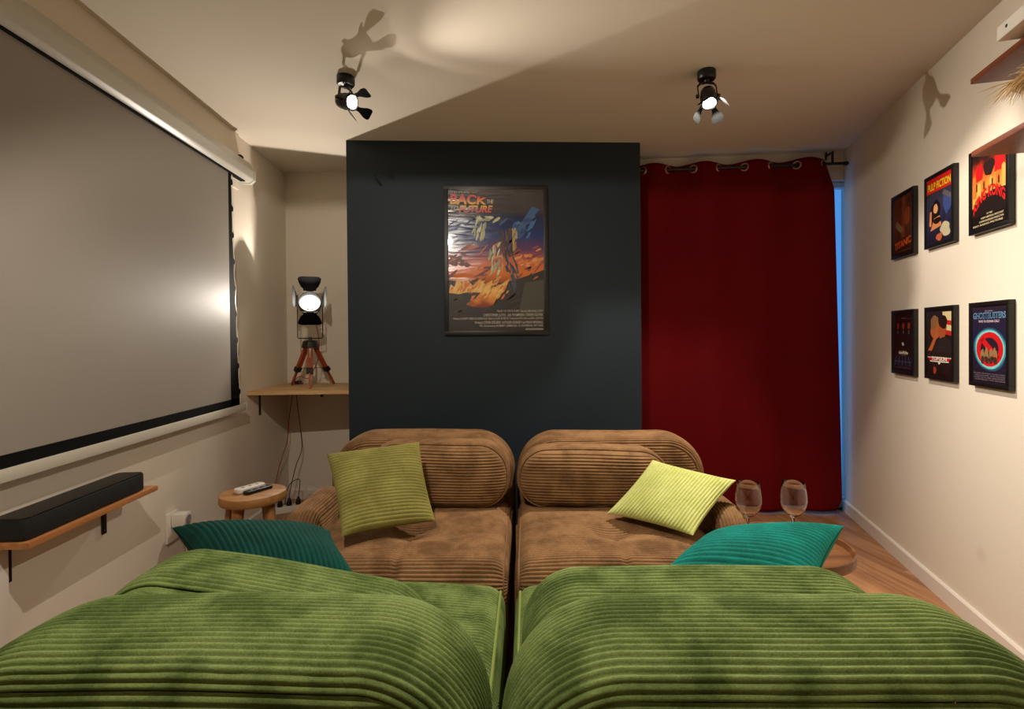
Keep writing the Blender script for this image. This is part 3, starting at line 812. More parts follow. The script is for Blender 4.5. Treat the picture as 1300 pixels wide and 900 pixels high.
def padded(Wd, Hd, Dp, rt, rb, edge, bulge, seed, ribA=0.0042, panels=(True, True), band_ribs=True, sag=0.008, n_out=220, pw=8):
    """upholstered block: a ribbed band round the outline, and two ribbed panels let into it. y 0..Dp"""
    o, nr = outline(Wd, Hd, rt, rb, n_out)
    # across the band
    th = np.linspace(-math.pi / 2, math.pi / 2, 400)
    k = 2.0 / 2.7
    yy = Dp / 2 * np.sign(np.sin(th)) * np.abs(np.sin(th)) ** k
    dd = edge * (1 - np.abs(np.cos(th)) ** k)
    L = np.r_[0, np.cumsum(np.hypot(np.diff(yy), np.diff(dd)))]
    nb = int(round(L[-1] / PITCH)); nv = nb * 8 + 1 if band_ribs else 40
    q = np.linspace(0, L[-1], nv)
    yv = np.interp(q, L, yy); dv = np.interp(q, L, dd)
    B = np.zeros((len(o), nv, 3))
    B[..., 0] = o[:, 0:1] - nr[:, 0:1] * dv[None]
    B[..., 1] = yv[None] + Dp / 2
    B[..., 2] = o[:, 1:2] - nr[:, 1:2] * dv[None]
    c = np.array((0, Dp / 2, Hd / 2))
    wob = 0.12 * PITCH * nz(B[..., 0], B[..., 1], B[..., 2], seed + 3, 3.0)
    nrm = grid_normals(B, c)
    B = B + nrm * (ribh(q[None] * (nb * PITCH / L[-1]) + wob, ribA if band_ribs else 0)[..., None])
    out = [(B, True)]
    hw, e = Wd / 2, edge
    for side, rib in zip((0, 1), panels):
        z0, z1 = e, Hd - e
        nz_ = int((z1 - z0) / PITCH) * 8 if rib else 40
        zv = np.linspace(z0 + 1e-4, z1 - 1e-4, nz_)
        rti, rbi = max(rt - e, 0.01), max(rb - e, 0.01)
        def half(z):
            h = hw - e
            if z > z1 - rti: h = hw - e - rti + math.sqrt(max(rti ** 2 - (z - (z1 - rti)) ** 2, 0))
            elif z < z0 + rbi: h = hw - e - rbi + math.sqrt(max(rbi ** 2 - ((z0 + rbi) - z) ** 2, 0))
            return h
        hx = np.array([half(z) for z in zv])
        a = np.linspace(-1, 1, 64)
        a = np.sign(a) * (1 - (1 - np.abs(a)) ** 1.35)
        Pn = np.zeros((nz_, 64, 3))
        Pn[..., 0] = hx[:, None] * a[None]
        Pn[..., 2] = zv[:, None]
        f = np.sqrt(np.clip(1 - np.abs(a) ** pw, 0, 1))[None] * np.sqrt(np.clip(1 - np.abs((zv - (z0 + z1) / 2) / ((z1 - z0) / 2)) ** pw, 0, 1))[:, None]
        wob = 0.14 * PITCH * nz(Pn[..., 0], 0.0, Pn[..., 2], seed + 9, 2.5)
        r = ribh((zv[:, None] - z0) * 1.0 + wob, ribA * 1.1) if rib else 0
        off = bulge * f + r * np.minimum(1, f * 2) - 0.0015
        Pn[..., 1] = Dp + off if side else -off
        out.append((Pn, False))
    res = []
    for P_, cu in out:
        s = nz(P_[..., 0], P_[..., 1], P_[..., 2], seed, 1.1)
        P_ = P_.copy()
        P_[..., 2] += sag * s * np.clip(P_[..., 2] / Hd, 0, 1)
        P_[..., 1] += sag * 0.7 * nz(P_[..., 0], P_[..., 1], P_[..., 2], seed + 21, 1.0)
        res.append((P_, cu))
    return res
def seat_block(Wd, D0, D1, Z0, Z1, seed, x_off=0.0, tuft=True):
    """ribs run across; profile climbs the front face, rolls over and runs back"""
    r = 0.085
    prof = [(D1 - 0.02, Z0), (D1, Z0 + 0.02), (D1 + 0.006, (Z0 + Z1) / 2)]
    for k in np.linspace(0, math.pi / 2, 24): prof.append((D1 - r + r * math.cos(k), Z1 - r + r * math.sin(k)))
    prof += [(D0 + 0.03, Z1), (D0, Z1 - 0.03), (D0, Z0)]
    prof = np.array(prof)
    L = np.r_[0, np.cumsum(np.linalg.norm(np.diff(prof, axis=0), axis=1))]
    n = int(L[-1] / PITCH) * 8
    q = np.linspace(0, L[-1], n)
    y, z = np.interp(q, L, prof[:, 0]), np.interp(q, L, prof[:, 1])
    ty, tz = np.gradient(y), np.gradient(z); m = np.hypot(ty, tz) + 1e-9
    ny, nzv = tz / m, -ty / m
    hw = Wd / 2; R = 0.055
    x = np.r_[-hw + R - R * np.cos(np.linspace(0, math.pi / 2, 14)), np.linspace(-hw + R, hw - R, 62)[1:-1], hw - R + R * np.sin(np.linspace(0, math.pi / 2, 14))]
    t = np.clip((np.abs(x) - (hw - R)) / R, 0, 1)
    ins = R * (1 - np.sqrt(np.clip(1 - t ** 2, 0, 1)))
    X = np.repeat(x[None], n, 0); Y = np.repeat(y[:, None], len(x), 1); Z = np.repeat(z[:, None], len(x), 1)
    wob = 0.14 * PITCH * nz(X, Y, Z, seed + 5, 2.5)
    puff = 0.020 * np.clip(1 - (x / hw) ** 4, 0, 1)[None] * np.clip(np.sin(np.clip((Y - D0) / (D1 - D0), 0, 1) * math.pi), 0, 1) ** 0.5
    h = ribh(q[:, None] + wob, 0.0040) - ins[None] + puff
    Yc = D0 + 0.60 * (D1 - D0)
    if tuft:
        seam = 0.012 * np.exp(-((X) / 0.010) ** 2) * (Y > Yc) + 0.010 * np.exp(-((Y - Yc) / 0.05) ** 2) * (np.abs(X) < 0.36)
        but = 0.030 * np.exp(-((X / 0.09) ** 2 + ((Y - Yc) / 0.07) ** 2))
        h = h - (seam * 0.6 + but) * (Z > Z1 - 0.12)
    h = h + 0.007 * nz(X, Y, Z, seed, 1.4)
    Y = Y + ny[:, None] * h; Z = Z + nzv[:, None] * h
    P_ = np.stack([X + x_off, Y, Z], -1)
    caps = []
    for sgn, col in ((-1, 0), (1, -1)):
        ring = P_[:, col]; c = np.array((ring[0, 0], (D0 + D1) / 2, (Z0 + Z1) / 2))
        caps.append((np.stack([ring, np.repeat(c[None], n, 0)], 1), False))
    # piping rings a little in from the ends
    pip = []
    for sgn in (-1, 1):
        xi = sgn * (hw - 0.014)
        dlt = R * (1 - math.sqrt(1 - ((R - 0.014) / R) ** 2)) - 0.004
        yy = y - ny * dlt; zz_ = z - nzv * dlt
        sel = slice(4, n - 30, 10)
        pip.append(np.stack([np.full(len(yy[sel]), xi + x_off), yy[sel], zz_[sel] + 0.012 * 0], 1))
    return [(P_, False)] + caps, pip

def sofa_module(uc, w0, flip, mat, pmat, label, seed, seat_w=0.86, seat_off=0.0, front=0.88, arm=0, back_front_panels=(True, True), group=None):
    T = place(uc, w0, flip)
    root = empty('sofa_module', T(np.array((0.0, 0.45, 0.0))), label, 'sofa', group)
    bk = padded(0.872, 0.655, 0.245, 0.19, 0.05, 0.045, 0.010, seed, panels=back_front_panels)
    bk = [(T(P_ + np.array((0, 0, 0.035))), c) for P_, c in bk]
    grids('backrest', bk, mat, root)
    st, pip = seat_block(seat_w, 0.262, front, 0.045, 0.405, seed + 50, seat_off)
    grids('seat', [(T(P_), c) for P_, c in st], mat, root)
    for p_ in pip:
        obj('piping', MB().tube(list(T(p_)), 0.0045, 6), pmat, root, fix=False)
    if arm:
        ar = padded(0.44, 0.47, 0.12, 0.10, 0.04, 0.04, 0.012, seed + 77, panels=(True, True), n_out=160)
        out = []
        for P_, c in ar:
            Q = np.stack([arm * (seat_w / 2 + 0.008 + P_[..., 1]) + seat_off, 0.50 + P_[..., 0], P_[..., 2] + 0.02], -1)
            out.append((T(Q), c))
        grids('armrest', out, mat, root)
    mb_ = MB()
    k = 0
    for sx in (-1, 1):
        for y in (0.10, front - 0.1):
            b0 = T(np.array((sx * 0.34 + (seat_off if y > 0.3 else 0), y, 0.0005))); b1 = T(np.array((sx * 0.34 + (seat_off if y > 0.3 else 0), y, 0.050)))
            obj('foot', MB().cyl(b0, b1, 0.022, 0.026, 14), BLACK_PLASTIC, root)
    return root, T

def loose_cushion(T, uc, y0, z0, Wd, Hd, Dp, rt, tilt, lean, mat, label, seed, name='back_cushion'):
    cs = padded(Wd, Hd, Dp, rt, rt * 0.92, 0.012, 0.055, seed, sag=0.010, pw=2.6)
    ct, st_ = math.cos(tilt), math.sin(tilt); cl, sl = math.cos(lean), math.sin(lean)
    out = []
    for P_, c in cs:
        x, y, z = P_[..., 0], P_[..., 1] - Dp / 2, P_[..., 2] - Hd / 2
        x2, z2 = x * ct - z * st_, x * st_ + z * ct
        y3, z3 = y * cl - z2 * sl, y * sl + z2 * cl
        out.append((T(np.stack([x2 + uc, y3 + y0 + Dp / 2, z3 + z0 + Hd / 2], -1)), c))
    o = grids(name, out, mat)
    return tag(o, label, 'cushion')

WB = 1.715
_, Tgl = sofa_module(-0.442, -0.185, False, GREEN, PIPE_GREEN, 'green corduroy sofa module in the foreground under the screen side, seen from behind', 11)
_, Tgr = sofa_module(0.449, -0.185, False, GREEN, PIPE_GREEN, 'green corduroy sofa module in the foreground by the right wall, seen from behind', 23)
_, Tbl = sofa_module(-0.442, WB, True, BROWN, PIPE_BROWN, 'brown corduroy sofa module beside the stool, facing the camera', 37, seat_w=0.74, seat_off=-0.061, front=0.98, arm=1, back_front_panels=(False, True))
_, Tbr = sofa_module(0.446, WB, True, BROWN, PIPE_BROWN, 'brown corduroy sofa module beside the tray table, facing the camera', 41, seat_w=0.74, seat_off=0.064, front=0.98, arm=-1, back_front_panels=(False, True))
loose_cushion(Tgl, -0.035, 0.262, 0.406, 0.66, 0.246, 0.16, 0.125, math.radians(-8.5), 0.0, GREEN, 'plump green back cushion tilted down to the right, under the dark teal pillow', 52)
loose_cushion(Tgr, -0.03, 0.262, 0.410, 0.745, 0.240, 0.16, 0.125, math.radians(0.8), 0.0, GREEN, 'plump green back cushion under the bright teal pillow', 64)
loose_cushion(Tbl, -0.105, 0.262, 0.412, 0.63, 0.283, 0.15, 0.135, math.radians(0.5), 0.06, BROWN, 'rounded brown back cushion half behind the olive pillow', 71)
loose_cushion(Tbr, 0.105, 0.262, 0.410, 0.66, 0.253, 0.15, 0.13, math.radians(0.0), 0.06, BROWN, 'rounded brown back cushion half behind the lime pillow', 86)

# ------------------------------------------------------------------ throw pillows
def throw_pillow(TL, TR, BR, BL, thick, n_ribs, along_v, mat, label, seed, pinch=0.07, A=0.0042):
    TL, TR, BR, BL = (np.array(p, float) for p in (TL, TR, BR, BL))
    nu, nv = (n_ribs * 8 + 1, 72) if along_v else (72, n_ribs * 8 + 1)
    u = np.linspace(-1, 1, nu)[:, None] * np.ones((1, nv)); v = np.linspace(-1, 1, nv)[None] * np.ones((nu, 1))
    # edges draw in between the corners
    uu = u * (1 - pinch * (1 - v ** 2)); vv = v * (1 - pinch * (1 - u ** 2))
    a, b = (uu + 1) / 2, (vv + 1) / 2
    C_ = (TL * ((1 - a) * b)[..., None] + TR * (a * b)[..., None] + BR * (a * (1 - b))[..., None] + BL * ((1 - a) * (1 - b))[..., None])
    nrm = np.cross(TR - TL, BL - TL); nrm /= np.linalg.norm(nrm)
    prof = ((1 - np.abs(u) ** 2.6) * (1 - np.abs(v) ** 2.6)) ** 0.52
    wr = 0.06 * nz(a * 0.4, b * 0.4, 0.0, seed, 1.2)
    s = (u if along_v else v) + 0.012 * nz(a * 0.4, b * 0.4, 0.3, seed + 2, 2.5)
    ph = (s + 1) / 2 * n_ribs
    rib = A * (np.abs(np.sin(np.pi * ph)) ** 0.75 - 0.6)
    edge = np.minimum(1, prof * 3)
    out = []
    for sg in (1, -1):
        h = thick * prof * (1 + wr) + rib * edge + 0.0012 + 0.004 * nz(a * 0.4, b * 0.4, 1.0 * sg, seed + 8, 2.0) * edge
        out.append((C_ + nrm * (sg * h)[..., None], False))
    o = grids('throw_pillow', out, mat)
    return tag(o, label, 'pillow')

throw_pillow((-0.930, 1.53, 0.605), (-0.515, 1.655, 0.535), (-0.350, 1.325, 0.540), (-0.68, 1.275, 0.540), 0.068, 26, True, TEAL_DARK, 'dark teal corduroy pillow lying against the left green cushion', 3)
throw_pillow((0.650, 1.53, 0.530), (1.065, 1.50, 0.572), (0.80, 1.235, 0.515), (0.435, 1.28, 0.550), 0.064, 20, False, TEAL_BRIGHT, 'bright teal corduroy pillow lying against the right green cushion', 5)
throw_pillow((-0.640, 2.02, 0.703), (-0.289, 2.075, 0.733), (-0.215, 1.965, 0.452), (-0.515, 1.775, 0.472), 0.055, 27, False, OLIVE, 'olive green corduroy pillow leaning on the brown sofa by the stool', 8, pinch=0.05, A=0.0038)
throw_pillow((0.664, 2.075, 0.642), (0.965, 1.975, 0.580), (0.705, 1.760, 0.452), (0.455, 2.000, 0.452), 0.052, 25, True, LIME, 'pale lime corduroy pillow set on its corner on the brown sofa', 9, pinch=0.05, A=0.0038)

# ------------------------------------------------------------------ stool with remotes
st = empty('log_stool', (-1.105, 2.42, 0), 'low teak stool with a thick round top and splayed legs, in the corner', 'stool')
pr_ = []
n = 48; sv = MB()
rad = [0.139 * (1 + 0.02 * math.sin(2 * q + 1) + 0.015 * math.sin(3 * q) + 0.008 * math.sin(7 * q)) for q in np.linspace(0, 2 * math.pi, n + 1)[:-1]]
rings_ = []
for rr, z in ((0.85, 0.403), (0.97, 0.404), (0.995, 0.409), (1.01, 0.42), (1.005, 0.438), (0.99, 0.4435), (0.95, 0.445), (0.4, 0.4455), (0.02, 0.4455)):
    rings_.append([(-1.105 + rad[k] * rr * math.cos(2 * math.pi * k / n), 2.42 + rad[k] * rr * math.sin(2 * math.pi * k / n), z) for k in range(n)])
Vv = [p_ for r_ in rings_ for p_ in r_]; Ff = [tuple(range(n))[::-1]]
for i in range(len(rings_) - 1):
    for k in range(n): Ff.append((i * n + k, i * n + (k + 1) % n, (i + 1) * n + (k + 1) % n, (i + 1) * n + k))
Ff.append(tuple(range((len(rings_) - 1) * n, len(rings_) * n)))
obj('stool_top', MB().add(Vv, Ff), TEAK, st)
for ax, ay in ((-0.085, -0.05), (-0.03, -0.10), (0.035, 0.085), (0.09, -0.02)):
    obj('leg', MB().tube(smooth_path([(-1.105 + ax * 0.85, 2.42 + ay * 0.85, 0.4025), (-1.105 + ax * 1.1, 2.42 + ay * 1.1, 0.2), (-1.105 + ax * 1.4, 2.42 + ay * 1.4, 0.001)], 5), [0.026, 0.0255, 0.025, 0.025, 0.025, 0.024, 0.024, 0.023, 0.023, 0.022, 0.022], 14), TEAK_LEG, st)
def remote(c, ang, l, w, h, mat, label, btn):
    c = np.array(c, float); ay = np.array((math.sin(ang), math.cos(ang), 0)); ax = np.array((ay[1], -ay[0], 0))
    root = empty('remote_control', c, label, 'remote')
    pts = rrect(-w / 2, w / 2, -l / 2, l / 2, w * 0.35)
    obj('remote_body', MB().prism([c + ax * x + ay * y for x, y in pts], UP * h), mat, root, bevel=h * 0.25)
    for k in range(3):
        obj('button', MB().lathe([(w * 0.16, 0), (w * 0.14, 0.0012)], c + UP * (h - 0.0002) + ay * (l * (-0.25 + 0.25 * k)), UP, 12), btn, root)
remote((-1.130, 2.445, 0.446), 0.55, 0.140, 0.052, 0.020, WHITE_PLASTIC, 'white remote control lying on the teak stool', GREY_PLASTIC)
remote((-1.083, 2.425, 0.446), 0.55, 0.135, 0.040, 0.014, BLACK_PLASTIC, 'black remote control lying beside the white one on the teak stool', GREY_PLASTIC)

# ------------------------------------------------------------------ tray table with glasses
TC = np.array((1.112, 1.865, 0.0)); TZ = 0.352
tt = empty('tray_table', TC, 'small round brown tray table with a raised rim beside the brown sofa', 'table')
R0 = 0.212
obj('tray_top', MB().lathe([(0.02, TZ - 0.014), (R0 - 0.004, TZ - 0.014), (R0, TZ - 0.010), (R0, TZ + 0.022), (R0 - 0.003, TZ + 0.025), (R0 - 0.007, TZ + 0.022), (R0 - 0.009, TZ), (0.02, TZ)], TC, UP, 56), TRAY_WOOD, tt)
obj('pedestal', MB().lathe([(0.014, 0.012), (0.014, TZ - 0.0145)], TC, UP, 18), BLACK_METAL, tt)
obj('base_plate', MB().lathe([(0.12, 0.0005), (0.12, 0.008), (0.115, 0.0115), (0.02, 0.0125)], TC, UP, 36), BLACK_METAL, tt)
def wine_glass(x, y, label):
    z = TZ + 0.0008
    o_ = [(0.034, 0), (0.0345, 0.0015), (0.020, 0.004), (0.006, 0.009), (0.0038, 0.02), (0.0035, 0.085), (0.0045, 0.097), (0.012, 0.104), (0.028, 0.117), (0.041, 0.138), (0.0468, 0.163), (0.0465, 0.185), (0.043, 0.21), (0.0392, 0.236)]
    i_ = [(0.0380, 0.2365), (0.0368, 0.2358), (0.0415, 0.21), (0.0450, 0.185), (0.0453, 0.163), (0.0395, 0.139), (0.0265, 0.119), (0.011, 0.1075), (0.002, 0.1055)]
    root = empty('wine_glass', (x, y, z), label, 'glass', 'wine glasses on the tray table')
    obj('glass_body', MB().lathe(o_ + i_, (x, y, z), UP, 40), WINE_GLASS, root, angle=60)
wine_glass(0.984, 1.915, 'empty clear wine glass nearer the lime pillow on the tray table')
wine_glass(1.155, 1.905, 'empty clear wine glass nearer the right wall on the tray table')

# ------------------------------------------------------------------ socket, strip and cords
sk = empty('wall_socket', (XL, 2.43, 0.2), 'white double wall socket behind the dark teal pillow', 'socket')
obj('face_plate', MB().box((XL + 0.0005, 2.35, 0.235), (XL + 0.011, 2.43, 0.37)), WHITE_PLASTIC, sk, bevel=0.003)
ad = empty('plug_adapter', (XL + 0.05, 2.41, 0.33), 'chunky white plug adapter in the wall socket behind the teal pillow', 'adapter')
obj('adapter_body', MB().box((XL + 0.0115, 2.372, 0.302), (XL + 0.072, 2.428, 0.362)), WHITE_PLASTIC, ad, bevel=0.008)
obj('outlet_ring', MB().lathe([(0.020, 0), (0.021, 0.003), (0.017, 0.004), (0.015, 0.001)], (XL + 0.0722, 2.40, 0.332), (1, 0, 0), 20), GREY_PLASTIC, ad)
pg = empty('charger_plug', (XL + 0.06, 2.42, 0.26), 'white plug with a thin white cord below the adapter', 'plug')
obj('plug_body', MB().lathe([(0.013, 0), (0.014, -0.012), (0.011, -0.035), (0.006, -0.05)], (XL + 0.06, 2.402, 0.3015), UP, 16), WHITE_PLASTIC, pg)
obj('plug_cord', MB().tube(smooth_path([(XL + 0.06, 2.402, 0.252), (XL + 0.058, 2.41, 0.18), (XL + 0.05, 2.45, 0.08), (XL + 0.06, 2.52, 0.02), (XL + 0.07, 2.70, 0.004)]), 0.0028, 8), WHITE_PLASTIC, pg)
# power strip on the floor near the corner
PA = np.array((-1.452 + 0.03, 3.425, 0.0)); PB = np.array((-1.275, 3.500, 0.0))
pd = (PB - PA); pL = np.linalg.norm(pd); pd = pd / pL; pn = np.array((-pd[1], pd[0], 0))
sp = empty('power_strip', (PA + PB) / 2, 'white power strip lying on the floor behind the teak stool', 'power strip')
obj('strip_body', MB().obox((PA + PB) / 2 + UP * 0.0215, pd, pn, UP, pL / 2, 0.026, 0.021), WHITE_PLASTIC, sp, bevel=0.005)
obj('cord_sleeve', MB().cyl(PB + UP * 0.022, PB + pd * 0.05 + UP * 0.015, 0.012, 0.004, 12), WHITE_PLASTIC, sp)
obj('strip_cord', MB().tube(smooth_path([PB + pd * 0.05 + UP * 0.015, PB + pd * 0.10 + UP * 0.006, PB + pd * 0.16 + pn * 0.06 + UP * 0.004, (-0.95, 3.60, 0.004)]), 0.004, 8), WHITE_PLASTIC, sp)
def plug(t, mat, label, path, cmat, r=0.0028):
    b_ = PA + pd * (pL * t) + UP * 0.0426
    root = empty('plug', b_, label, 'plug')
    obj('plug_body', MB().lathe([(0.017, 0), (0.017, 0.014), (0.012, 0.034), (0.006, 0.050)], b_, UP, 16), mat, root)
    obj('plug_cord', MB().tube(smooth_path([b_ + UP * 0.048] + path, 12), r, 8), cmat, root)
plug(0.18, BLACK_PLASTIC, 'black plug in the power strip, end next to the stool, on a red cord', [(-1.435, 3.46, 0.15), (-1.42, 3.50, 0.30), (-1.395, 3.57, 0.45), (-1.40, 3.62, 0.60), (-1.395, 3.685, 0.78), (-1.395, 3.68, LZ - 0.03)], RED_CORD)
plug(0.52, BLACK_PLASTIC, 'black plug in the middle of the power strip on a brown cord', [(-1.35, 3.50, 0.14), (-1.335, 3.56, 0.28), (-1.31, 3.60, 0.38), (-1.325, 3.63, 0.50), (-1.36, 3.67, 0.68), (-1.375, 3.69, LZ - 0.03)], DARK_CORD)
plug(0.86, BLACK_PLASTIC, 'small black plug in the power strip with a looping black cord', [(-1.29, 3.50, 0.15), (-1.30, 3.52, 0.20), (-1.36, 3.53, 0.17), (-1.39, 3.53, 0.10), (-1.40, 3.54, 0.02), (-1.38, 3.60, 0.006)], DARK_CORD)
tag(obj('white_cord', MB().tube(smooth_path([(-1.30, 3.62, 0.004), (-1.30, 3.60, 0.07), (-1.26, 3.58, 0.13), (-1.20, 3.57, 0.115), (-1.17, 3.57, 0.05), (-1.19, 3.57, 0.004)], 12), 0.0024, 8), WHITE_PLASTIC), 'thin white cord looping up beside the power strip', 'cord')

# ------------------------------------------------------------------ right wall shelves
def wall_board(name, z0, z1, s1, s0, depth, label):
    q = [rw(s1, 0.001, z0), rw(s1, depth, z0), rw(s0, depth, z0), rw(s0, 0.001, z0)]
    # built in wall-aligned coordinates so the grain runs along the board
    o = obj(name, MB().prism(q, (0, 0, z1 - z0)), REDWOOD, None, bevel=0.002)
    return tag(o, label, 'shelf')
wall_board('wall_board', 1.971, 1.989, -0.213, -1.15, 0.20, 'upper red-brown shelf board on the right wall under the projector')
wall_board('wall_board', 1.731, 1.749, -0.217, -1.15, 0.20, 'lower red-brown shelf board on the right wall under the dried grass')
# projector
pj = empty('projector', rw(-0.56, 0.15, 1.99), 'white projector standing on the upper red-brown shelf', 'projector')
c = rw(-0.56, 0.152, 2.018)
obj('projector_body', MB().obox(c, RT3, RI3, UP, 0.13, 0.095, 0.021), WHITE_PLASTIC, pj, bevel=0.006)
for a_ in (-0.1, 0.1):
    for b_ in (-0.06, 0.03):
        q = rw(-0.56 + a_, 0.152 + b_, 1.9893)
        obj('foot', MB().cyl(q, q + UP * 0.0078, 0.012, 0.012, 14), BLACK_PLASTIC, pj)
obj('indicator', MB().lathe([(0.005, 0), (0.004, 0.001)], rw(-0.475, 0.247, 2.02), RI3, 14), BLACK_PLASTIC, pj)
obj('lens_panel', MB().obox(rw(-0.60, 0.2475, 2.018), RT3, RI3, UP, 0.05, 0.002, 0.017), BLACK_GLOSS, pj)
obj('lens', MB().lathe([(0.015, 0), (0.015, 0.006), (0.012, 0.008), (0.009, 0.004)], rw(-0.60, 0.2495, 2.018), RI3, 24), BLACK_GLOSS, pj)
# dried grass in a vase on the lower board
va = empty('pampas_vase', rw(-0.62, 0.12, 1.7495), 'sand-coloured vase of dried pampas grass on the lower red-brown shelf', 'vase')
vb = rw(-0.62, 0.12, 1.7495)
obj('vase_body', MB().lathe([(0.035, 0), (0.045, 0.004), (0.055, 0.05), (0.045, 0.10), (0.022, 0.125), (0.024, 0.14), (0.020, 0.14), (0.018, 0.12), (0.004, 0.02)], vb, UP, 28), VASE, va)
stems = MB(); plume = MB()
for k in range(9):
    # stems bow out along the wall, over the end of the shelf
    tip = rw(-0.395 + random.uniform(-0.05, 0.03), 0.13 + random.uniform(-0.05, 0.05), 1.925 + random.uniform(-0.045, 0.03))
    mid = rw(-0.52, 0.13 + random.uniform(-0.02, 0.03), 1.925 + random.uniform(-0.015, 0.02))
    path = smooth_path([vb + UP * 0.10, vb + UP * 0.16 + RT3 * 0.03, mid, tip], 10)
    stems.tube(path, 0.0014, 5)
    npth = len(path)
    for j in range(npth // 2, npth - 1):
        for h in range(9):
            p0 = path[j] + (path[j + 1] - path[j]) * random.random()
            d = (path[j + 1] - path[j]); d /= np.linalg.norm(d)
            v_ = d * random.uniform(0.8, 1.1) + np.array([random.gauss(0, 0.33) for _ in range(3)]) - UP * 0.22
            v_ /= np.linalg.norm(v_)
            L_ = random.uniform(0.035, 0.085)
            plume.tube([p0, p0 + v_ * L_ * 0.5 - UP * 0.002, p0 + v_ * L_ - UP * 0.010], [0.0011, 0.0013, 0.0004], 4)
obj('stem', stems, STRAW, va, fix=False)
pm = obj('plume', plume, STRAW, va, fix=False); pm['kind'] = 'stuff'

# ------------------------------------------------------------------ framed prints
FONT = None
def text_mesh(body, mat, parent, org, ex, ez, nrm, box, name='lettering', align='C', bold=0.0, shear=0.0, lift=0.0, warp=None, cond=None):
    """flat lettering fitted into box (x0, x1, z0, z1) on the plane org + x*ex + z*ez"""
    cu_ = bpy.data.curves.new(name, 'FONT'); cu_.body = body; cu_.size = 1.0; cu_.offset = bold; cu_.shear = shear; cu_.resolution_u = 3
    to = bpy.data.objects.new(name, cu_); COL.objects.link(to)
    dg = bpy.context.evaluated_depsgraph_get()
    me = bpy.data.meshes.new_from_object(to.evaluated_get(dg))
    bpy.data.objects.remove(to, do_unlink=True); bpy.data.curves.remove(cu_)
    V = np.array([v.co[:] for v in me.vertices]); F_ = [tuple(p_.vertices) for p_ in me.polygons]
    bpy.data.meshes.remove(me)
    lo, hi = V.min(0), V.max(0)
    x0, x1, z0, z1 = box
    X = (V[:, 0] - lo[0]) / (hi[0] - lo[0]); Zt = (V[:, 1] - lo[1]) / (hi[1] - lo[1])
    x = x0 + X * (x1 - x0); z = z0 + Zt * (z1 - z0)
    if warp is not None: x, z = warp(X, Zt, x, z)
    P_ = np.array(org) + x[:, None] * ex + z[:, None] * ez + nrm * lift
    m_ = MB().add(P_, F_)
    return obj(name, m_, mat, parent, smooth=False, fix=False)

INKS = {}
def ink(rgb):
    k = 'ink_%d_%d_%d' % rgb
    if k not in INKS: INKS[k] = plain(k.replace('ink', 'print_ink'), lin(*rgb), 0.4)
    return INKS[k]

def framed(name, org, ex, nrm, Wd, Hd, bwid, depth, fmat, base_mat, label, cat='picture'):
    """frame centred at org on its wall; ex to the right, nrm out of the wall"""
    org = np.array(org, float); ex = np.array(ex, float); nrm = np.array(nrm, float)
    root = empty(name, org, label, cat)
    fr = MB()
    hw, hh = Wd / 2, Hd / 2
    for (x0, x1, z0, z1) in ((-hw, hw, hh - bwid, hh), (-hw, hw, -hh, -hh + bwid), (-hw, -hw + bwid, -hh + bwid, hh - bwid), (hw - bwid, hw, -hh + bwid, hh - bwid)):
        fr.obox(org + ex * (x0 + x1) / 2 + UP * (z0 + z1) / 2 + nrm * (0.001 + depth / 2), ex, nrm, UP, (x1 - x0) / 2, depth / 2, (z1 - z0) / 2)
    obj('frame', fr, fmat, root, bevel=0.0012)
    iw, ih = hw - bwid, hh - bwid
    pr_o = obj('print', MB().obox(org + nrm * (depth - 0.0056), ex, nrm, UP, iw + 0.002, 0.0015, ih + 0.002), base_mat, root, smooth=False)
    po = org + nrm * (depth - 0.0039) - ex * iw - UP * ih       # lower-left corner of the print
    def shape(pts, rgb, lift=0.0, mat=None, nm='printed_shape'):
        P_ = [po + ex * (x * 2 * iw) + UP * (z * 2 * ih) + nrm * lift for x, z in pts]
        return obj(nm, MB().add(P_, [tuple(range(len(P_)))]), mat or ink(rgb), pr_o, smooth=False, fix=False)
    def blob(cx, cz, rx, rz, rgb, lift=0.0, n=22, wob=0.0, seed=0, mat=None, rot=0.0):
        rr = random.Random(seed); ph = [rr.uniform(0, 6.28) for _ in range(3)]
        pts = []
        for k in range(n):
            q = 2 * math.pi * k / n
            f = 1 + wob * (math.sin(2 * q + ph[0]) + 0.6 * math.sin(3 * q + ph[1]) + 0.5 * math.sin(5 * q + ph[2])) / 2
            x_, z_ = rx * f * math.cos(q), rz * f * math.sin(q)
            pts.append((cx + x_ * math.cos(rot) - z_ * math.sin(rot), cz + x_ * math.sin(rot) + z_ * math.cos(rot)))
        return shape(pts, rgb, lift, mat)
    def words(body, rgb, x0, x1, z0, z1, lift=0.0012, mat=None, **k):
        return text_mesh(body, mat or ink(rgb), pr_o, po, ex, UP, nrm, (x0 * 2 * iw, x1 * 2 * iw, z0 * 2 * ih, z1 * 2 * ih), lift=lift, **k)
    obj('pane', MB().obox(org + nrm * (depth - 0.0008), ex, nrm, UP, iw + 0.001, 0.0004, ih + 0.001), FRAME_PANE, root, smooth=False)
    return shape, blob, words, root

